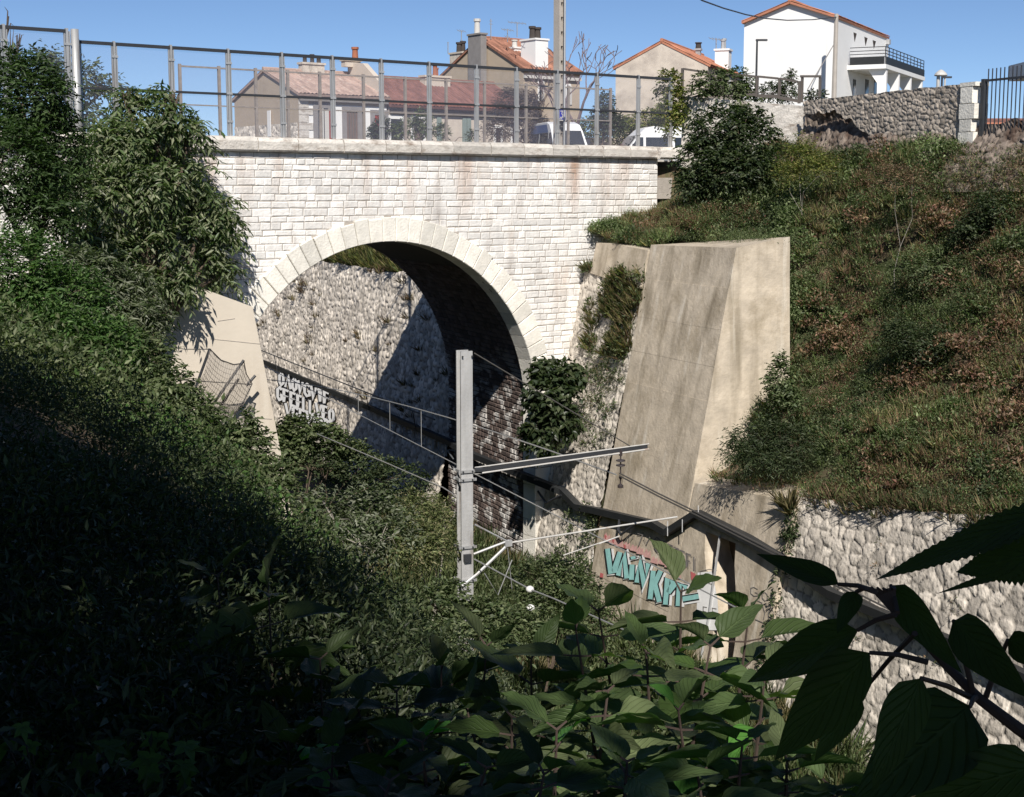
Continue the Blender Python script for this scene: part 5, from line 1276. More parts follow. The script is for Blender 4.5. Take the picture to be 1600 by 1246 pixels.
plant("garden_shrub", "small dark shrub with an upright shoot behind the brown steel frames", "shrub", np.array([*P(1222, 165, 48)[:2], 12.4]),
      [(1205, 145, 22, 16, 48), (1230, 140, 18, 20, 48), (1237, 118, 6, 10, 48), (1275, 150, 18, 8, 48)], 360, 6, .24, .10, .05, "dark", r0=.03)
plant("weedy_bush", "yellow green weedy bush left of the crumbling rubble base", "shrub", slope_pt(1255, 275, 37), [(1255, 240, 32, 30, 37), (1240, 270, 40, 26, 37), (1285, 262, 36, 26, 36.5)], 900, 7, .34, .07, .025, "yel", r0=.012, smat=M_PALETWIG, up=.6, shell=.1, gap=.3, gs=.4)
plant("dry_shrub", "reddish dry shrub with pale bare stems under the rubble boundary wall", "shrub", slope_pt(1405, 300, 33.5), [(1390, 275, 40, 30, 33.6), (1425, 285, 34, 32, 33.4)], 560, 6, .36, .055, .02, "brown", r0=.010, mat=M_DRY, smat=M_PALETWIG, up=.7, shell=.1)
plant("broom_bush", "dark feathery bush spilling over the ledge of the concrete plinth", "shrub", slope_pt(1225, 720, 31.2),
      [(1195, 680, 48, 34, 31.3), (1165, 708, 42, 24, 31.1), (1235, 690, 45, 40, 31), (1200, 715, 60, 24, 30.8), (1145, 685, 12, 22, 31.4)], 1300, 7, .36, .11, .022, "dark", r0=.03, up=.1, sag=.4, ldroop=.3, shell=.3)
plant("leafy_shrub", "small round leaved bush at the right edge of the tall buttress", "shrub", slope_pt(1222, 640, 32.5), [(1218, 590, 20, 40, 32.6), (1230, 625, 24, 24, 32.4)], 360, 6, .24, .09, .05, "mid", r0=.025)
for (lab, lob, n, pal_, lw_) in (
    ("green spreading bush in the middle of the right slope", [(1460, 420, 75, 38, 32.5), (1500, 400, 60, 34, 32.8)], 900, "mid", .03),
    ("dark bush at the right edge, just under the rubble wall", [(1560, 330, 50, 36, 32), (1520, 360, 40, 26, 32.2)], 700, "dark", .035),
    ("low dark bush on the right slope below the spreading green bush", [(1450, 540, 65, 36, 30.8), (1400, 520, 36, 24, 31.2)], 750, "dark", .03),
    ("grey green bush near the right edge of the slope", [(1545, 490, 45, 32, 30.6), (1575, 540, 30, 30, 30.2)], 560, "olive", .03),
    ("feathery green bush low on the right slope", [(1440, 690, 60, 34, 28.4), (1500, 670, 46, 30, 28.4)], 700, "mid", .026)):
    x0, y0, _, ry, Y0 = lob[0]
    plant("slope_bush", lab, "shrub", slope_pt(x0, y0 + ry, Y0), lob, n, 7, .32, .085, lw_, pal_, group="bushes on the right slope", r0=.03, up=.35, shell=.3, gap=.3, gs=.4)
# street vegetation
plant("garden_tree", "dark narrow tree between the tan house and the cream gabled house", "tree", np.array([*P(943, 200, 84)[:2], 13]), [(947, 160, 12, 18, 84), (943, 182, 20, 20, 84), (955, 195, 24, 18, 84)], 420, 6, .5, .2, .1, "dark", r0=.12, part="crown", spart="trunk")
plant("garden_hedge", "olive hedge behind the two vans", "hedge", np.array([*P(985, 215, 92)[:2], 13]), [(925, 200, 30, 18, 92), (970, 200, 34, 18, 92), (1010, 192, 36, 22, 92), (1040, 185, 26, 26, 92)], 900, 6, .45, .2, .1, "yel", r0=.08)
plant("garden_shrub", "round dark shrub before the red shuttered window of the white fronted row house", "shrub", np.array([*P(598, 215, 82)[:2], 13]), [(598, 200, 18, 16, 82), (588, 208, 16, 12, 82)], 260, 6, .35, .16, .08, "dark", r0=.06)
plant("garden_shrub", "loose shrub with pale flowers before the red-brown roofed row house", "shrub", np.array([*P(655, 215, 82)[:2], 13]), [(640, 200, 20, 16, 82), (660, 188, 14, 18, 82), (668, 205, 14, 14, 82), (622, 205, 14, 14, 82)], 420, 6, .4, .16, .08, "olive", r0=.06)
plant("garden_shrub", "small shrub beside the green shutters of the middle row house", "shrub", np.array([*P(695, 215, 82)[:2], 13]), [(692, 206, 10, 12, 82), (738, 212, 8, 8, 82)], 120, 6, .35, .15, .07, "mid", r0=.05)
plant("wisteria", "leafless brown climbing vine massed against the end of the terrace", "climbing plant", np.array([*P(815, 215, 86)[:2], 13]), [(795, 165, 24, 28, 86), (822, 180, 22, 40, 86), (780, 200, 26, 18, 86), (840, 195, 12, 20, 86)], 1100, 6, .55, .3, .035, "wine", r0=.09, mat=M_DRY, smat=M_DARKTWIG)
M_WISTWIG = pmat("purplish_twig", (.16, .12, .125), .9, var=.2)
def bare_tree(name, label, base, spread, top, seed, levels=5, mat=M_DARKTWIG, r0=.12):
    rg = random.Random(seed); t = thing(name, base, label, "tree"); mb = MB(); tw = MB()
    def grow(p, d, L, r, lv):
        pts = [p]; 
        for i in range(4):
            d = vper(d + np.array([rg.gauss(0, .16), rg.gauss(0, .16), rg.gauss(0, .1) + (.05 if lv < 3 else -.02)])); pts.append(pts[-1] + d * L / 4)
        (mb if lv < 2 else tw).tube(pts, [max(.022, r * q_) for q_ in (1, .9, .8, .7, .6)], 6 if lv < 2 else 4, cap=False)
        if lv < levels:
            for k in range(3 if lv < 3 else 2):
                a = rg.uniform(0, 6.28); s_ = spread * rg.uniform(.6, 1.2)
                grow(pts[rg.choice((3, 4)) if k else 4], vper(d + np.array([math.cos(a) * s_, math.sin(a) * s_, .25])), L * rg.uniform(.62, .85), r * .55, lv + 1)
    grow(np.array(base, float), np.array([0, 0, 1.]), top * .3, r0, 0)
    mb.build("trunk", mat, t); tw.build("branches", mat, t)
bare_tree("bare_tree", "leafless curly branched tree between the ladder pole and the cream gabled house", np.array([*P(925, 215, 88)[:2], 13]), .60, 8.2, 5, r0=.2, mat=M_WISTWIG)
bare_tree("bare_tree", "leafless thin tree against the front of the tan house, left of the ladder pole", np.array([*P(838, 215, 90)[:2], 13]), .4, 6.2, 9, levels=4, r0=.08)

# ground cover that nobody could count
def clumps(L, rng, pts, nrm_, kind, pal, m, size, h):
    n = len(pts); r = lambda a, b: rng.uniform(a, b, (n * m))
    p = np.repeat(pts, m, 0); nn = np.repeat(nrm_, m, 0); szk = np.repeat(rng.uniform(.6, 1.3, n), m)
    tone = np.repeat(1 + rng.normal(0, .16, (n, 1)), m, 0)
    if kind == "grass":
        o = rdir(rng, n * m) * np.array([1, 1, .2]); pos = p + o * (size * .35 * szk)[:, None]
        d = o * .55 + UP * .8 + nn * .3 + rdir(rng, n * m) * .25
        ln = h * szk * r(.5, 1.2); L.add(pos, d, rdir(rng, n * m), ln, np.clip(ln * .045, .008, .018), pick(rng, pal, n * m) * tone, .1, .25, .3)
    else:
        o = rdir(rng, n * m); o[:, 2] = np.abs(o[:, 2]); q = o * (rng.uniform(.3, 1, (n * m, 1)) ** .5)
        pos = p + q * np.stack([size * szk, size * szk, h * szk], 1)
        d = o * .6 + rdir(rng, n * m) * .8 + UP * .1
        ll = (.05 if kind == "fine" else .085) * r(.7, 1.4); L.add(pos, d, nrmz(UP + rdir(rng, n * m) * .8), ll, ll * (.30 if kind == "fine" else .45), pick(rng, pal, n * m) * tone)
def surf_normal(f, t, w, e=.2): return None
rg = np.random.default_rng(55)
L = Leaves(); N0 = 7000
ts_ = rg.uniform(-27, 1.3, N0); aa = rg.uniform(-.02, 1.03, N0)
pts = []; ww = []
for t, a in zip(ts_, aa):
    w1, z1, w2, z2 = right_nodes(t); w = w1 + (w2 - w1) * a; ww.append(w); pts.append(W(t, w, bank_right(t, w)))
pts = np.array(pts); ww = np.array(ww); pts = pts + nrmz((AX_W * .7 + UP * .7)[None]) * (.75 * np.clip(fbm(ts_ * .75, ww * .75, 91) - .42, 0, 1) * 2.2)[:, None]
ok = (ts_ < -.246 * ww - .1) & ~((ts_ > -7.6) & (ts_ < -3) & (ww > -3.45)) & ~((ts_ < -7.3) & (ts_ > -11.5) & (ww > -2.3) & (rg.uniform(0, 1, N0) < .85))
pts, tq, wq = pts[ok], ts_[ok], ww[ok]
nn = np.tile(nrmz((AX_W * .7 + UP * .7)[None])[0], (len(pts), 1))
f1 = -.115 + .5 * fbm(tq * .38, wq * .45, 201) + .5 * fbm(tq * 1.1, wq * 1.2, 207) - .02 * np.clip((-wq - 3) / 4, 0, 1) + rg.normal(0, .07, len(pts)); f2 = fbm(tq * .9, wq * .9, 305)
sel = [("grass", "brown", (f1 < .42), 20, .3, .24), ("fine", "redb", (f1 >= .32) & (f1 < .48) & (f2 < .52), 50, .28, .26), ("grass", "olive", (f1 >= .38) & (f1 < .54), 20, .3, .27), ("fine", "olive", (f1 < .45), 50, .3, .24),
       ("leaf", "mid", (f1 >= .52) & (f2 >= .45), 52, .32, .36), ("fine", "dark", (f1 >= .44) & (f2 < .55), 60, .32, .36), ("grass", "straw", (f2 > .64) & (f1 < .5), 16, .25, .26), ("fine", "mid", (f1 > .42), 50, .32, .3)]
for kd, pl, mk_, m_, sz_, h_ in sel: clumps(L, rg, pts[mk_], nn[mk_], kd, np.array(PAL[pl]) * 1.5, m_, sz_, h_)
for k in range(430):
    t = rg.uniform(-26, .6); a = rg.uniform(.0, 1.0); w1, z1, w2, z2 = right_nodes(t); w = w1 + (w2 - w1) * a
    if w > -.246 * 0 and False or t > -.246 * w - .4 or (-7.8 < t < -3 and w > -3.8) or (-11.6 < t < -7.2 and w > -2.2): continue
    c = W(t, w, bank_right(t, w)); R_m = rg.uniform(.35, .85); q_ = int(5 + 9 * R_m)
    o_ = rdir(rg, q_); o_[:, 2] = np.abs(o_[:, 2]) * .7; pm_ = c + o_ * R_m * rg.uniform(.3, .95, (q_, 1))
    kk = fbm(t * .45, w * .5, 411) + rg.normal(0, .1)
    pal_ = np.array(PAL['redb'] + PAL['brown']) * 1.25 if kk < .51 else (np.array(PAL["olive"]) * 1.1 if kk < .57 else (np.array(PAL['mid']) if rg.uniform() < .5 else np.array(PAL['dark']) * 1.4))
    clumps(L, rg, pm_, np.tile(UP, (q_, 1)), 'fine' if rg.uniform() < .7 else 'leaf', pal_, 52, .26, .24)
n = 300; pw_ = []
for k in range(n):
    t = rg.uniform(tB - 4.5, tE) if k % 2 else rg.uniform(tB - 4.5, tB + .8); w = -6.75 + rg.uniform(-.2, .4); pw_.append(W(t, w, bank_right(t, max(w, -7.0)) + .1))
clumps(L, rg, np.array(pw_), np.tile(UP, (n, 1)), 'fine', np.array(PAL['olive'] + PAL['brown']) * 1.2, 60, .35, .45)
n = 70; pw_ = np.array([W(rg.uniform(-7.0, -2.2), rg.uniform(-3.7, -3.0), 10.22 + rg.uniform(0, .12)) for k in range(n)]); clumps(L, rg, pw_, np.tile(UP, (n, 1)), 'fine', np.array(PAL['mid']) * 1.2, 60, .3, .3)
o = L.build("slope_scrub", M_LEAF); tag(o, "mixed green and reddish brown scrub and dry grass covering the right slope", "scrub", kind="stuff")
# hanging tufts on the wing wall and along the top of the near wall
L = Leaves()
n = 420; t_ = rg.uniform(-3.1, .2, n); z_ = 4.2 + 5.2 * rg.uniform(0, 1, n) ** .55
dn = fbm(t_ * 1.1, z_ * .9, 71) > .36
t_, z_ = t_[dn], z_[dn]; pw_ = np.array([W(t, wing_w(z) + .06, z) for t, z in zip(t_, z_)]); nw_ = np.tile(AX_W, (len(pw_), 1))
hi = z_ > 7.2
clumps(L, rg, pw_[hi], nw_[hi], "grass", PAL["straw"] * 2 + PAL["yel"] + PAL["brown"], 34, .3, .32); clumps(L, rg, pw_[hi][::2], nw_[hi][::2], "leaf", PAL["mid"], 44, .26, .26)
clumps(L, rg, pw_[~hi], nw_[~hi], "fine", PAL["mid"] + PAL["brown"] + PAL["olive"], 44, .22, .22); clumps(L, rg, pw_[::3], nw_[::3], "leaf", PAL["mid"], 30, .2, .22)
n = 60; t_ = rg.uniform(-3.4, -1.5, n); z_ = rg.uniform(.8, 3.3, n); pw_ = np.array([W(t, wing_w(z) + .06, z) for t, z in zip(t_, z_)]); clumps(L, rg, pw_, np.tile(AX_W, (n, 1)), "leaf", PAL["mid"], 40, .24, .3)
o = L.build("wall_plants", M_LEAF); tag(o, "tufts of grass and weeds growing on the rubble wing wall", "weeds", kind="stuff")
L = Leaves()
n = 170; t_ = rg.uniform(-26, -11.3, n); pw_ = np.array([W(t, wing_w(ztop_near(t)) + rg.uniform(-.3, .12), float(ztop_near(t)) + rg.uniform(-.25, .1)) for t in t_]); 
clumps(L, rg, pw_, np.tile(AX_W, (n, 1)), "grass", PAL["brown"] * 2 + PAL["straw"] + PAL["olive"] * 2, 34, .3, .26); clumps(L, rg, pw_[::2], np.tile(AX_W, (len(pw_[::2]), 1)), "fine", PAL["brown"] + PAL["olive"], 50, .3, .24)
n = 40; t_ = rg.uniform(-26, -11.4, n); z_ = rg.uniform(1.0, 5.0, n); pw_ = np.array([W(t, wing_w(z) + .06, z) for t, z in zip(t_, z_)])
clumps(L, rg, pw_, np.tile(AX_W, (n, 1)), "fine", PAL["brown"] + PAL["mid"], 30, .13, .16)
n = 26; z_ = rg.uniform(1.2, 5.3, n); pw_ = np.array([W(-11.5 + rg.normal(0, .08), wing_w(z) + .1, z) for z in z_]); clumps(L, rg, pw_, np.tile(AX_W, (n, 1)), "leaf", PAL["dark"], 34, .17, .22)
o = L.build("wall_top_grass", M_DRY); tag(o, "dry grass and weeds along the top and joints of the white rubble wall", "grass", kind="stuff")
L = Leaves(); c = W(-11.3, -.75, 5.0); clumps(L, rg, np.array([c, c - UP * .1, c + AX_T * .1]), np.tile(AX_W, (3, 1)), "grass", PAL["straw"], 60, .3, .6)
tag(L.build("grass_tuft", M_DRY, None, c), "straw coloured grass tuft at the right top corner of the plinth", "grass")
# far wall plants and grass above it
L = Leaves()
n = 190; t_ = rg.uniform(7, 44, n); z_ = rg.uniform(3.9, 8.6, n); dn = fbm(t_ * .5, z_ * .8, 14) > .5; t_, z_ = t_[dn], z_[dn]
pw_ = np.array([W(t, -.12 - .2 * (z - 3.75) + .08, z) for t, z in zip(t_, z_)]); clumps(L, rg, pw_, np.tile(AX_W, (len(pw_), 1)), "grass", PAL["brown"] + PAL["straw"] + PAL["wine"], 24, .24, .36)
n = 900; t_ = rg.uniform(6.8, 44, n); a_ = rg.uniform(0, .8, n) ** 1.3; pw_ = np.array([W(t, -1.15 - 4 * a, 8.6 + 3.4 * a ** 1.3) for t, a in zip(t_, a_)])
clumps(L, rg, pw_, np.tile(AX_W, (n, 1)), "grass", PAL["olive"] + PAL["straw"] + PAL["yel"], 36, .4, .6)
n = 260; t_ = rg.uniform(7, 44, n); pw_ = np.array([W(t, .3 + rg.uniform(0, 1.5), 1.1) for t in t_]); clumps(L, rg, pw_, np.tile(UP, (n, 1)), "leaf", PAL["mid"], 50, .5, .8)
o = L.build("cutting_grass", M_DRY); tag(o, "grass above and on the far cutting wall seen through the arch", "grass", kind="stuff")
# bed of the cutting
L = Leaves()
n = 2300; t_ = rg.uniform(-27, 7, n); w_ = rg.uniform(.1, 7.5, n); z_ = np.where(w_ > 5.5, bank_left(w_), 1.1)
pw_ = np.array([W(t, w, z) for t, w, z in zip(t_, w_, z_)]); f1 = fbm(t_ * .5, w_ * .5, 33); nu_ = np.tile(UP, (n, 1))
for kd, pl, mk_, m_, sz_, h_ in (("leaf", "mid", f1 > .46, 46, .36, .7), ("grass", "straw", f1 < .42, 30, .32, .5), ("grass", "olive", (f1 > .38) & (f1 < .6), 32, .34, .65), ("fine", "brown", f1 < .36, 40, .3, .3)):
    clumps(L, rg, pw_[mk_], nu_[mk_], kd, PAL[pl], m_, sz_, h_)
o = L.build("track_weeds", M_LEAF); tag(o, "weeds and dry grass covering the bed of the cutting", "weeds", kind="stuff")
L = Leaves()
n = 4200; t_ = rg.uniform(-35, -1.5, n); w_ = rg.uniform(6.5, 18.5, n); dist = np.hypot(t_ + 36, w_ - 16.4); far_ = dist > 3.4; t_, w_, dist = t_[far_], w_[far_], dist[far_]; n = len(t_)
pw_ = np.array([W(t, w, float(bank_left(w))) for t, w in zip(t_, w_)]); f1 = fbm(t_ * .4, w_ * .4, 44); nu_ = np.tile(UP, (n, 1))
lump = np.clip(fbm(t_ * .55, w_ * .55, 61) - .42, 0, 1) * 1.3; pw_[:, 2] += lump * np.clip(dist / 12, .2, 1)
nr_ = dist < 17  # near clumps get darker leaves, shade put into their colour
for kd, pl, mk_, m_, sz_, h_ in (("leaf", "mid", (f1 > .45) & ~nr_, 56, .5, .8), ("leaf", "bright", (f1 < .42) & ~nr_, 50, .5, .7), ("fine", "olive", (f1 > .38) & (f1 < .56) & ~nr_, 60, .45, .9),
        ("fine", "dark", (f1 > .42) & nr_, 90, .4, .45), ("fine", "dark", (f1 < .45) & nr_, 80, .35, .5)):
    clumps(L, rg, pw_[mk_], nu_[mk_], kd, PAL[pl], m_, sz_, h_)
n = 2600; x_ = rg.uniform(-6.5, 2.2, n); y_ = rg.uniform(2.8, 10.5, n); ok_ = np.abs(x_ + .4) < y_ * .55; x_, y_ = x_[ok_], y_[ok_]
wq_ = np.array([TW((x, y, 0))[1] for x, y in zip(x_, y_)]); ok_ = wq_ > 8; x_, y_, wq_ = x_[ok_], y_[ok_], wq_[ok_]
pw_ = np.stack([x_, y_, bank_left(wq_) + .02], 1); f1 = fbm(x_ * .8, y_ * .8, 64)
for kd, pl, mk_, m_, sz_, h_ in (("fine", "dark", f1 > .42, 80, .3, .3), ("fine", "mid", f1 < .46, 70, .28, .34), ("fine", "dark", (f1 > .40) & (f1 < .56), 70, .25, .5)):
    clumps(L, rg, pw_[mk_], np.tile(UP, (int(mk_.sum()), 1)), kd, np.array(PAL["dark"]) * .7, m_, sz_, h_)  # leaf colour darkened further to deepen the shade near the viewer
o = L.build("bank_undergrowth", M_LEAF); tag(o, "dense shaded undergrowth covering the left bank", "undergrowth", kind="stuff")
# ------------------------------------------------------------------ close foliage
def leaf_grid(nx=10, ny=7, fold=.34, curl=.22, serr=0.0, wave=.03):
    """one broad pointed leaf: x along the midrib 0..1, y across -.5...5, z up"""
    V = []; F = []
    for i in range(nx + 1):
        u = i / nx
        wd = (math.sin(math.pi * u ** .62)) ** .85 * (1 - .25 * u) if 0 < u < 1 else 0.0
        wd = max(wd, .012)
        if serr and i % 2: wd *= 1 - serr
        for j in range(ny):
            v = j / (ny - 1) - .5
            V.append((u, v * wd * 1.12, abs(v) * wd * fold * 2 - curl * u * u + wave * math.sin(u * 17 + v * 3) * abs(v) * 2 - .35 * fold * (abs(v) * 2) ** 2 * wd))
    for i in range(nx):
        for j in range(ny - 1):
            a = i * ny + j; F.append((a, a + ny, a + ny + 1, a + 1))
    return np.array(V), np.array(F), np.array([(i / nx, j / (ny - 1), 0.0) for i in range(nx + 1) for j in range(ny)])
GV, GF, GU = leaf_grid()
GALT = [leaf_grid(fold=a_, curl=b_, wave=c_) for a_, b_, c_ in ((.20, .10, .05), (.45, .3, .02), (.6, .15, .04), (.3, .45, .05), (.1, .25, .06))]
class BigLeaves:
    def __init__(s): s.V = []; s.F = []; s.C = []; s.U = []; s.n = 0
    def add(s, p, d, nr, ln, wd, col, G=None, curl=1.0):
        gv, gf, gu = G or (GV, GF, GU)
        d = d / np.linalg.norm(d); sd_ = np.cross(d, nr); sd_ /= np.linalg.norm(sd_) + 1e-9; nr = np.cross(sd_, d)
        s.V.append(p + gv[:, :1] * d * ln + gv[:, 1:2] * sd_ * wd + gv[:, 2:] * nr * wd * 1.1 * curl)
        s.F.append(gf + s.n); s.C.append(np.tile(col, (len(gv), 1))); s.U.append(gu); s.n += len(gv)
    def build(s, name, mat, parent): return mk(name, np.concatenate(s.V), np.concatenate(s.F), mat, parent, None, {"Col": np.concatenate(s.C), "luv": np.concatenate(s.U)}, True)
def foreground_shrub(name, label, stem_list, base, seed, pal, ll=.185, per=9, lab="shrub"):
    rg = np.random.default_rng(seed); t = thing(name, base, label, lab); B = BigLeaves(); mb = MB()
    for (x, y, Y, x0) in stem_list:
        tip = P(x, y, Y); foot = P(x0, 1420, Y + .15); 
        if True:
            mid = (tip + foot) / 2 + rg.normal(0, .03, 3)
            mb.tube([foot, mid, tip], [.009, .007, .003], 5)
            mb.tube([np.asarray(base, float), (np.asarray(base) + foot) / 2 + rg.normal(0, .05, 3), foot], [.022, .015, .009], 6)
        ax = tip - foot; Ls = np.linalg.norm(ax); ax /= Ls
        for j in range(per):
            k = 1 - (j / per) ** 1.0 * .8; k = max(k, .05)
            p = foot + (tip - foot) * k + (mid - (tip + foot) / 2) * (1 - abs(2 * k - 1))
            az = j * 1.57 + rg.normal(0, .35) + x; 
            for q in (0, math.pi):
                a = az + q; o = np.array([math.cos(a), math.sin(a), 0])
                el = (.55 if j == 0 else .12) + rg.normal(0, .18)
                d = o * math.cos(el) + UP * math.sin(el); sz = ll * rg.uniform(.7, 1.2) * (.7 if j == 0 else 1.0) * Y / 3.6
                pe = p + d * sz * .22; mb.tube([p, pe], [.0035, .0025], 4)
                nr = UP * .9 + o * .15 + rg.normal(0, .25, 3)
                c = (np.array((.10, .26, .05)) if rg.uniform() < .06 else np.array(pal[rg.integers(len(pal))])) * (1 + rg.normal(0, .2))  # rare brighter green imitates sun shining through a leaf
                B.add(pe, d, nr, sz, sz * rg.uniform(.36, .52), c, GALT[rg.integers(5)], curl=rg.uniform(.5, 1.6))
    B.build("foliage", M_FGLEAF, t); mb.build("stem", M_DARKTWIG, t); return t
FP = [(.075, .115, .04), (.095, .14, .055), (.06, .10, .028), (.12, .15, .07)]
foreground_shrub("buddleia_shrub", "leafy shrub with broad pointed leaves in the bottom middle, reaching up to the teal graffiti", 
    [(1064, 925, 4.4, 1060), (935, 955, 4.5, 985), (1170, 960, 4.4, 1130), (900, 985, 4.2, 930), (1110, 1010, 4.1, 1090), (1010, 1020, 4.0, 1010), (1195, 1060, 4.0, 1180), (950, 1080, 3.7, 960), (1060, 1110, 3.6, 1050), (1160, 1160, 3.5, 1150), (1230, 1190, 3.6, 1230), (870, 1140, 3.5, 880), (980, 1190, 3.2, 985), (1090, 1210, 3.2, 1080), (1300, 1230, 3.8, 1290)],
    np.array([P(1050, 1500, 4.1)[0], 4.1, 8.6]), 7, FP)
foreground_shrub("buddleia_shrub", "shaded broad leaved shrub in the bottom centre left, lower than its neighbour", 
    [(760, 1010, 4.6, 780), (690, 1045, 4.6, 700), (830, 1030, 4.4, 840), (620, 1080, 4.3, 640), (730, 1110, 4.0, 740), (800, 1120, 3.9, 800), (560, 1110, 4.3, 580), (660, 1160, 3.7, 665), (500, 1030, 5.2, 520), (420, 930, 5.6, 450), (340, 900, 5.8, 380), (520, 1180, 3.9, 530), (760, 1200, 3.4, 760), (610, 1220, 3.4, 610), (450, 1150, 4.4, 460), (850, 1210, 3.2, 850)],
    np.array([P(680, 1500, 4.3)[0], 4.3, 8.7]), 8, [tuple(np.array(c) * .6) for c in FP])  # neighbour's palette darkened, shade put into the leaf colour
# palmate plant in the lower left corner
def palmate(rg, B, c, nr, R, col):
    e1 = np.cross(nr, UP + .1); e1 /= np.linalg.norm(e1); e2 = np.cross(nr, e1)
    for a in (-1.9, -.95, 0, .95, 1.9):
        d = e2 * math.cos(a) + e1 * math.sin(a); B.add(c, d, nr, R * (1 - .17 * abs(a) / .95), R * .42, col, curl=.5)
rg = np.random.default_rng(12)
mp = thing("maple_sapling", np.array([*P(70, 1250, 4.0)[:2], 9.4]), "low plant with star shaped bright leaves in the lower left corner", "plant"); B = BigLeaves(); mb = MB()
for k in range(46):
    x, y = rg.uniform(-30, 300), rg.uniform(1130, 1250)
    if x > 130 and rg.uniform() < .6: y = rg.uniform(1150, 1230); x = rg.uniform(170, 300)
    c = P(x, y, rg.uniform(3.6, 4.4)); nr = UP * .8 + rg.normal(0, .35, 3) - np.array([0, .35, 0]); nr /= np.linalg.norm(nr)
    palmate(rg, B, c, nr, rg.uniform(.045, .075), np.array([.07, .12, .03]) * rg.uniform(.8, 1.3))
    mb.tube([c, c * .5 + P(70, 1300, 4) * .5, P(70, 1330, 4.0)], [.002, .003, .004], 4)
B.build("foliage", M_FGLEAF, mp); mb.build("stem", M_DARKTWIG, mp)

# branch with large dark leaves on the right, close to the viewer
def px_leaf(B, b, t, w, Yb, Yt, tilt, col, G=None, curl=1.0):
    pb, pt = P(*b, Yb), P(*t, Yt); d = pt - pb; ln = np.linalg.norm(d); view = nrmz((pb + pt) / 2 - CAMP)
    sd_ = np.cross(d / ln, view); sd_ /= np.linalg.norm(sd_); nr = np.cross(sd_, d / ln); nr = nr * math.cos(tilt) + sd_ * math.sin(tilt)
    if nr @ view > 0: nr = -nr
    B.add(pb, d, nr, ln, .80 * w * (Yb + Yt) / 2 / 2300 / max(.35, math.cos(tilt)), col, G, curl)
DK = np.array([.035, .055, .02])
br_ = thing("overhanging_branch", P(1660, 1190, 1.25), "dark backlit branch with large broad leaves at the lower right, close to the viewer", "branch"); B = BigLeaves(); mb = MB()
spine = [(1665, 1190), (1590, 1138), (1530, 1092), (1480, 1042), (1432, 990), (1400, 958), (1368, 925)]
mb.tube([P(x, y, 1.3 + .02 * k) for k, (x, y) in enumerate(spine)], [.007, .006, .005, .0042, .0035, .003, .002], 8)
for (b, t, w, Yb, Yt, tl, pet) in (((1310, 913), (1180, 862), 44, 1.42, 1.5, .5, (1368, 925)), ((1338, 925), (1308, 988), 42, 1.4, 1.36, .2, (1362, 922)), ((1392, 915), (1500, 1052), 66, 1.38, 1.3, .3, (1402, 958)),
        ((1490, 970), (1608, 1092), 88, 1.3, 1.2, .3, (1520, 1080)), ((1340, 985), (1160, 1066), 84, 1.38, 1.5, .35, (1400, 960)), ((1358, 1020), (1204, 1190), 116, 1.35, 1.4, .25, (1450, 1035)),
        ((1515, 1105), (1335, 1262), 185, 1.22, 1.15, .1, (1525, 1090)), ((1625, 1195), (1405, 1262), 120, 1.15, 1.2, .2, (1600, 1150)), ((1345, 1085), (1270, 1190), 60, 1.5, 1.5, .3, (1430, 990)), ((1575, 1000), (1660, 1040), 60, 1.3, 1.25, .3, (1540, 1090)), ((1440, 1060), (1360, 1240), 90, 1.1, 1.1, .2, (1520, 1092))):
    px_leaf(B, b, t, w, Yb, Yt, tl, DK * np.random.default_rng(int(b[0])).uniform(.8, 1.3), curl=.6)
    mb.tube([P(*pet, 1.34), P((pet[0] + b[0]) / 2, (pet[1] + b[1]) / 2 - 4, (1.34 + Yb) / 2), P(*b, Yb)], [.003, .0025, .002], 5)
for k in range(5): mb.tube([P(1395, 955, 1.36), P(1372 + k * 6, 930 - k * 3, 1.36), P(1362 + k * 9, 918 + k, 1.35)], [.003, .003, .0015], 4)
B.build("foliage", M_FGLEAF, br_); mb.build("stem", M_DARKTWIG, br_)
GS = leaf_grid(46, 5, .12, .05, .16)
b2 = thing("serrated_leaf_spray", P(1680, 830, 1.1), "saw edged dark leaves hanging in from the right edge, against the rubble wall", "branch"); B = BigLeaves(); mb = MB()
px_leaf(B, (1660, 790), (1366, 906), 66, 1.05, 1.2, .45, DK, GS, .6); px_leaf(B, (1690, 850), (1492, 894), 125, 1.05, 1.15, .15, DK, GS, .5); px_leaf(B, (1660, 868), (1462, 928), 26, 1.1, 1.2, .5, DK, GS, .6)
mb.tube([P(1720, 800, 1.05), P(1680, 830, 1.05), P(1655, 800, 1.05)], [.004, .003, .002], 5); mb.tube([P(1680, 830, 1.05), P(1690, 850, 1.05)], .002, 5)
B.build("foliage", M_FGLEAF, b2); mb.build("stem", M_DARKTWIG, b2)

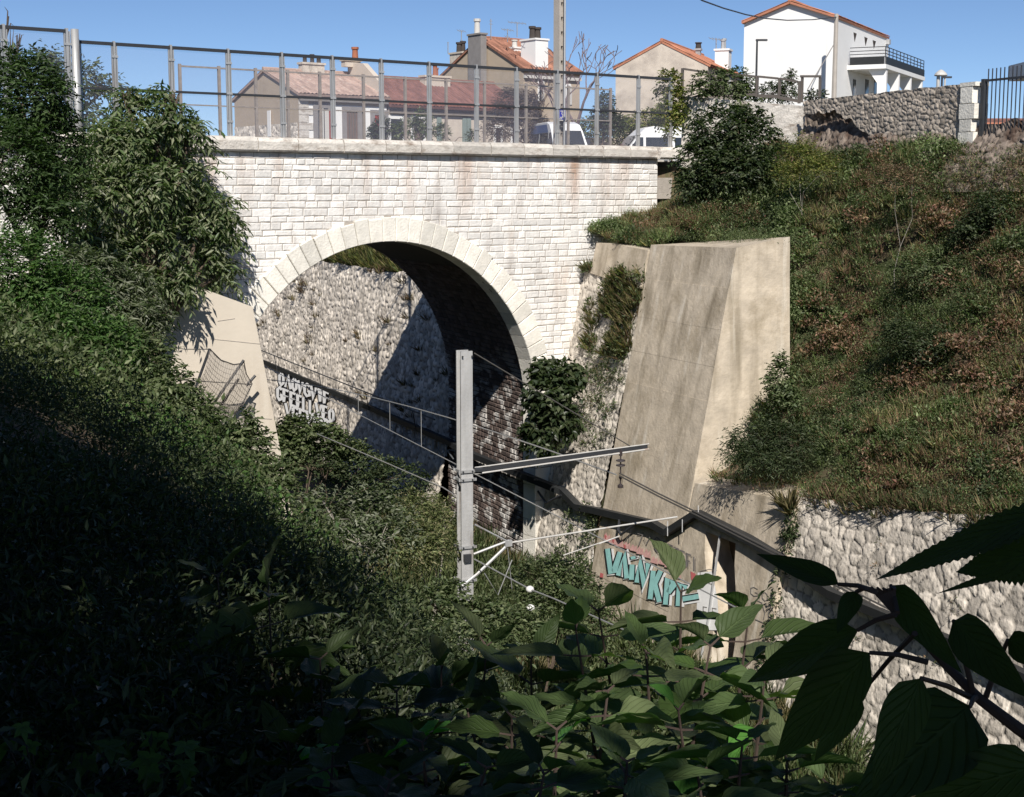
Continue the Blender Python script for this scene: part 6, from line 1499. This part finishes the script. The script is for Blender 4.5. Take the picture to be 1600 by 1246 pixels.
# unseen trees around the viewer, crowns placed for shade and to block sky
def shade_tree(label, base, lobes, n, seed, ll=.34, lw=.2):
    rg = np.random.default_rng(seed); t = thing("shade_tree", base, label, "tree", "trees around the viewer"); L = Leaves()
    crown(L, rg, lobes, n, 6, .7, ll, lw, PAL["mid"], shell=.2, up=.1, sag=.3, ldroop=.35, nr_up=.5)
    L.build("crown", M_LEAF, t); mb = MB(); stems(mb, rg, base, lobes, .28, .3, .5); mb.build("trunk", M_BARK, t)
A_ = lambda *v: np.array(v, float)
def over(x, y, z, zc):                    # where a crown hangs whose shade falls on the place x, y, z
    k = (zc - z) / SUN[2]; return A_(x, y, z) + SUN * k
tg_ = [(-3.0, 15.0, 6.5, 16.0), (-6.2, 14.8, 8, 17), (-4.5, 13.5, 8, 17), (-7.5, 13, 9, 18), (-3.0, 11.0, 7.5, 16), (-5.5, 10, 9, 17.5), (-3.6, 7.5, 9, 17), (-6.5, 7, 9.5, 18), (-3.2, 4.5, 9, 16.5), (-5.0, 4, 9.5, 18), (-2.4, 14.0, 7.0, 16)]
lob1 = [(over(*q), A_(1.8, 1.7, 1.3)) for q in tg_]
shade_tree("large tree at the viewer's back, its crown over the left bank", A_(-4.5, -6, 10.2), lob1, 6500, 91)
tg2_ = [(.9, 1.25, 11.1, 14.0), (.6, 1.3, 11.3, 14.3), (1.4, 1.3, 11.2, 14.2), (.2, 1.2, 11.3, 14.4)]
lob2 = [(over(*q), A_(.75, .6, .5)) for q in tg2_] + [(A_(4.5, -7, 16.5), A_(2.2, 2.2, 2)), (A_(3.2, -9.5, 17.5), A_(3, 2.5, 2))]
shade_tree("second tree at the viewer's back, its crown above the viewer", A_(3.5, -8, 9.7), lob2, 1500, 92, .26, .15)
lob3 = [(over(*q), A_(1.5, 1.2, 1.0)) for q in ((.6, 3.8, 9.4, 17), (1.2, 4.3, 9.3, 17.5), (1.8, 4.5, 9.2, 17.8))]  # sparse unseen crown added to dapple the sun on the middle shrub
shade_tree("thin tree at the viewer's back, letting flecks of sun through", A_(1.0, -9.5, 10.0), lob3, 40, 93, .3, .17)
lob4 = [(over(*q), A_(.95, .8, .7)) for q in ((-1.25, 5.4, 8.8, 15.5), (-2.2, 5.6, 8.6, 15.5), (-.75, 3.5, 9.2, 15.8), (.15, 2.9, 9.3, 15.6), (-1.6, 7.2, 8.0, 15.8), (-2.6, 4.8, 9, 15.9), (.9, 3.0, 9.3, 15.5), (-.8, 5.4, 8.6, 16))]  # unseen crown lobes added to shade the lower shrub
shade_tree("slim tree at the viewer's back, its crown between the two large ones", A_(-1.2, -8.0, 10.0), lob4, 900, 96, .26, .15)
lobL = [(A_(-11, 3, 14), A_(2.4, 3, 3.4)), (A_(-11.5, 8, 15), A_(2.4, 3, 3.6)), (A_(-12.5, 13, 15.5), A_(2.4, 3, 3.4)), (A_(-10, -3, 15), A_(2.4, 3, 3.4))]  # unseen side canopy added to cut sky light from the left
shade_tree("added unseen tree row on top of the left bank, blocking sky light", A_(-12, 5, 10.4), lobL, 2600, 94)
lobR = [(A_(6.5, 0.5, 13.5), A_(1.8, 2.2, 2.6)), (A_(7.5, -3.5, 14.5), A_(2, 2.4, 3)), (A_(5.5, -2.5, 15.5), A_(1.6, 2, 1.6))]  # unseen crowns added to cut sky light from the right
shade_tree("added unseen tree at the right of the viewer, blocking sky light", A_(7.5, -3.0, 5.5), lobR, 1800, 95)
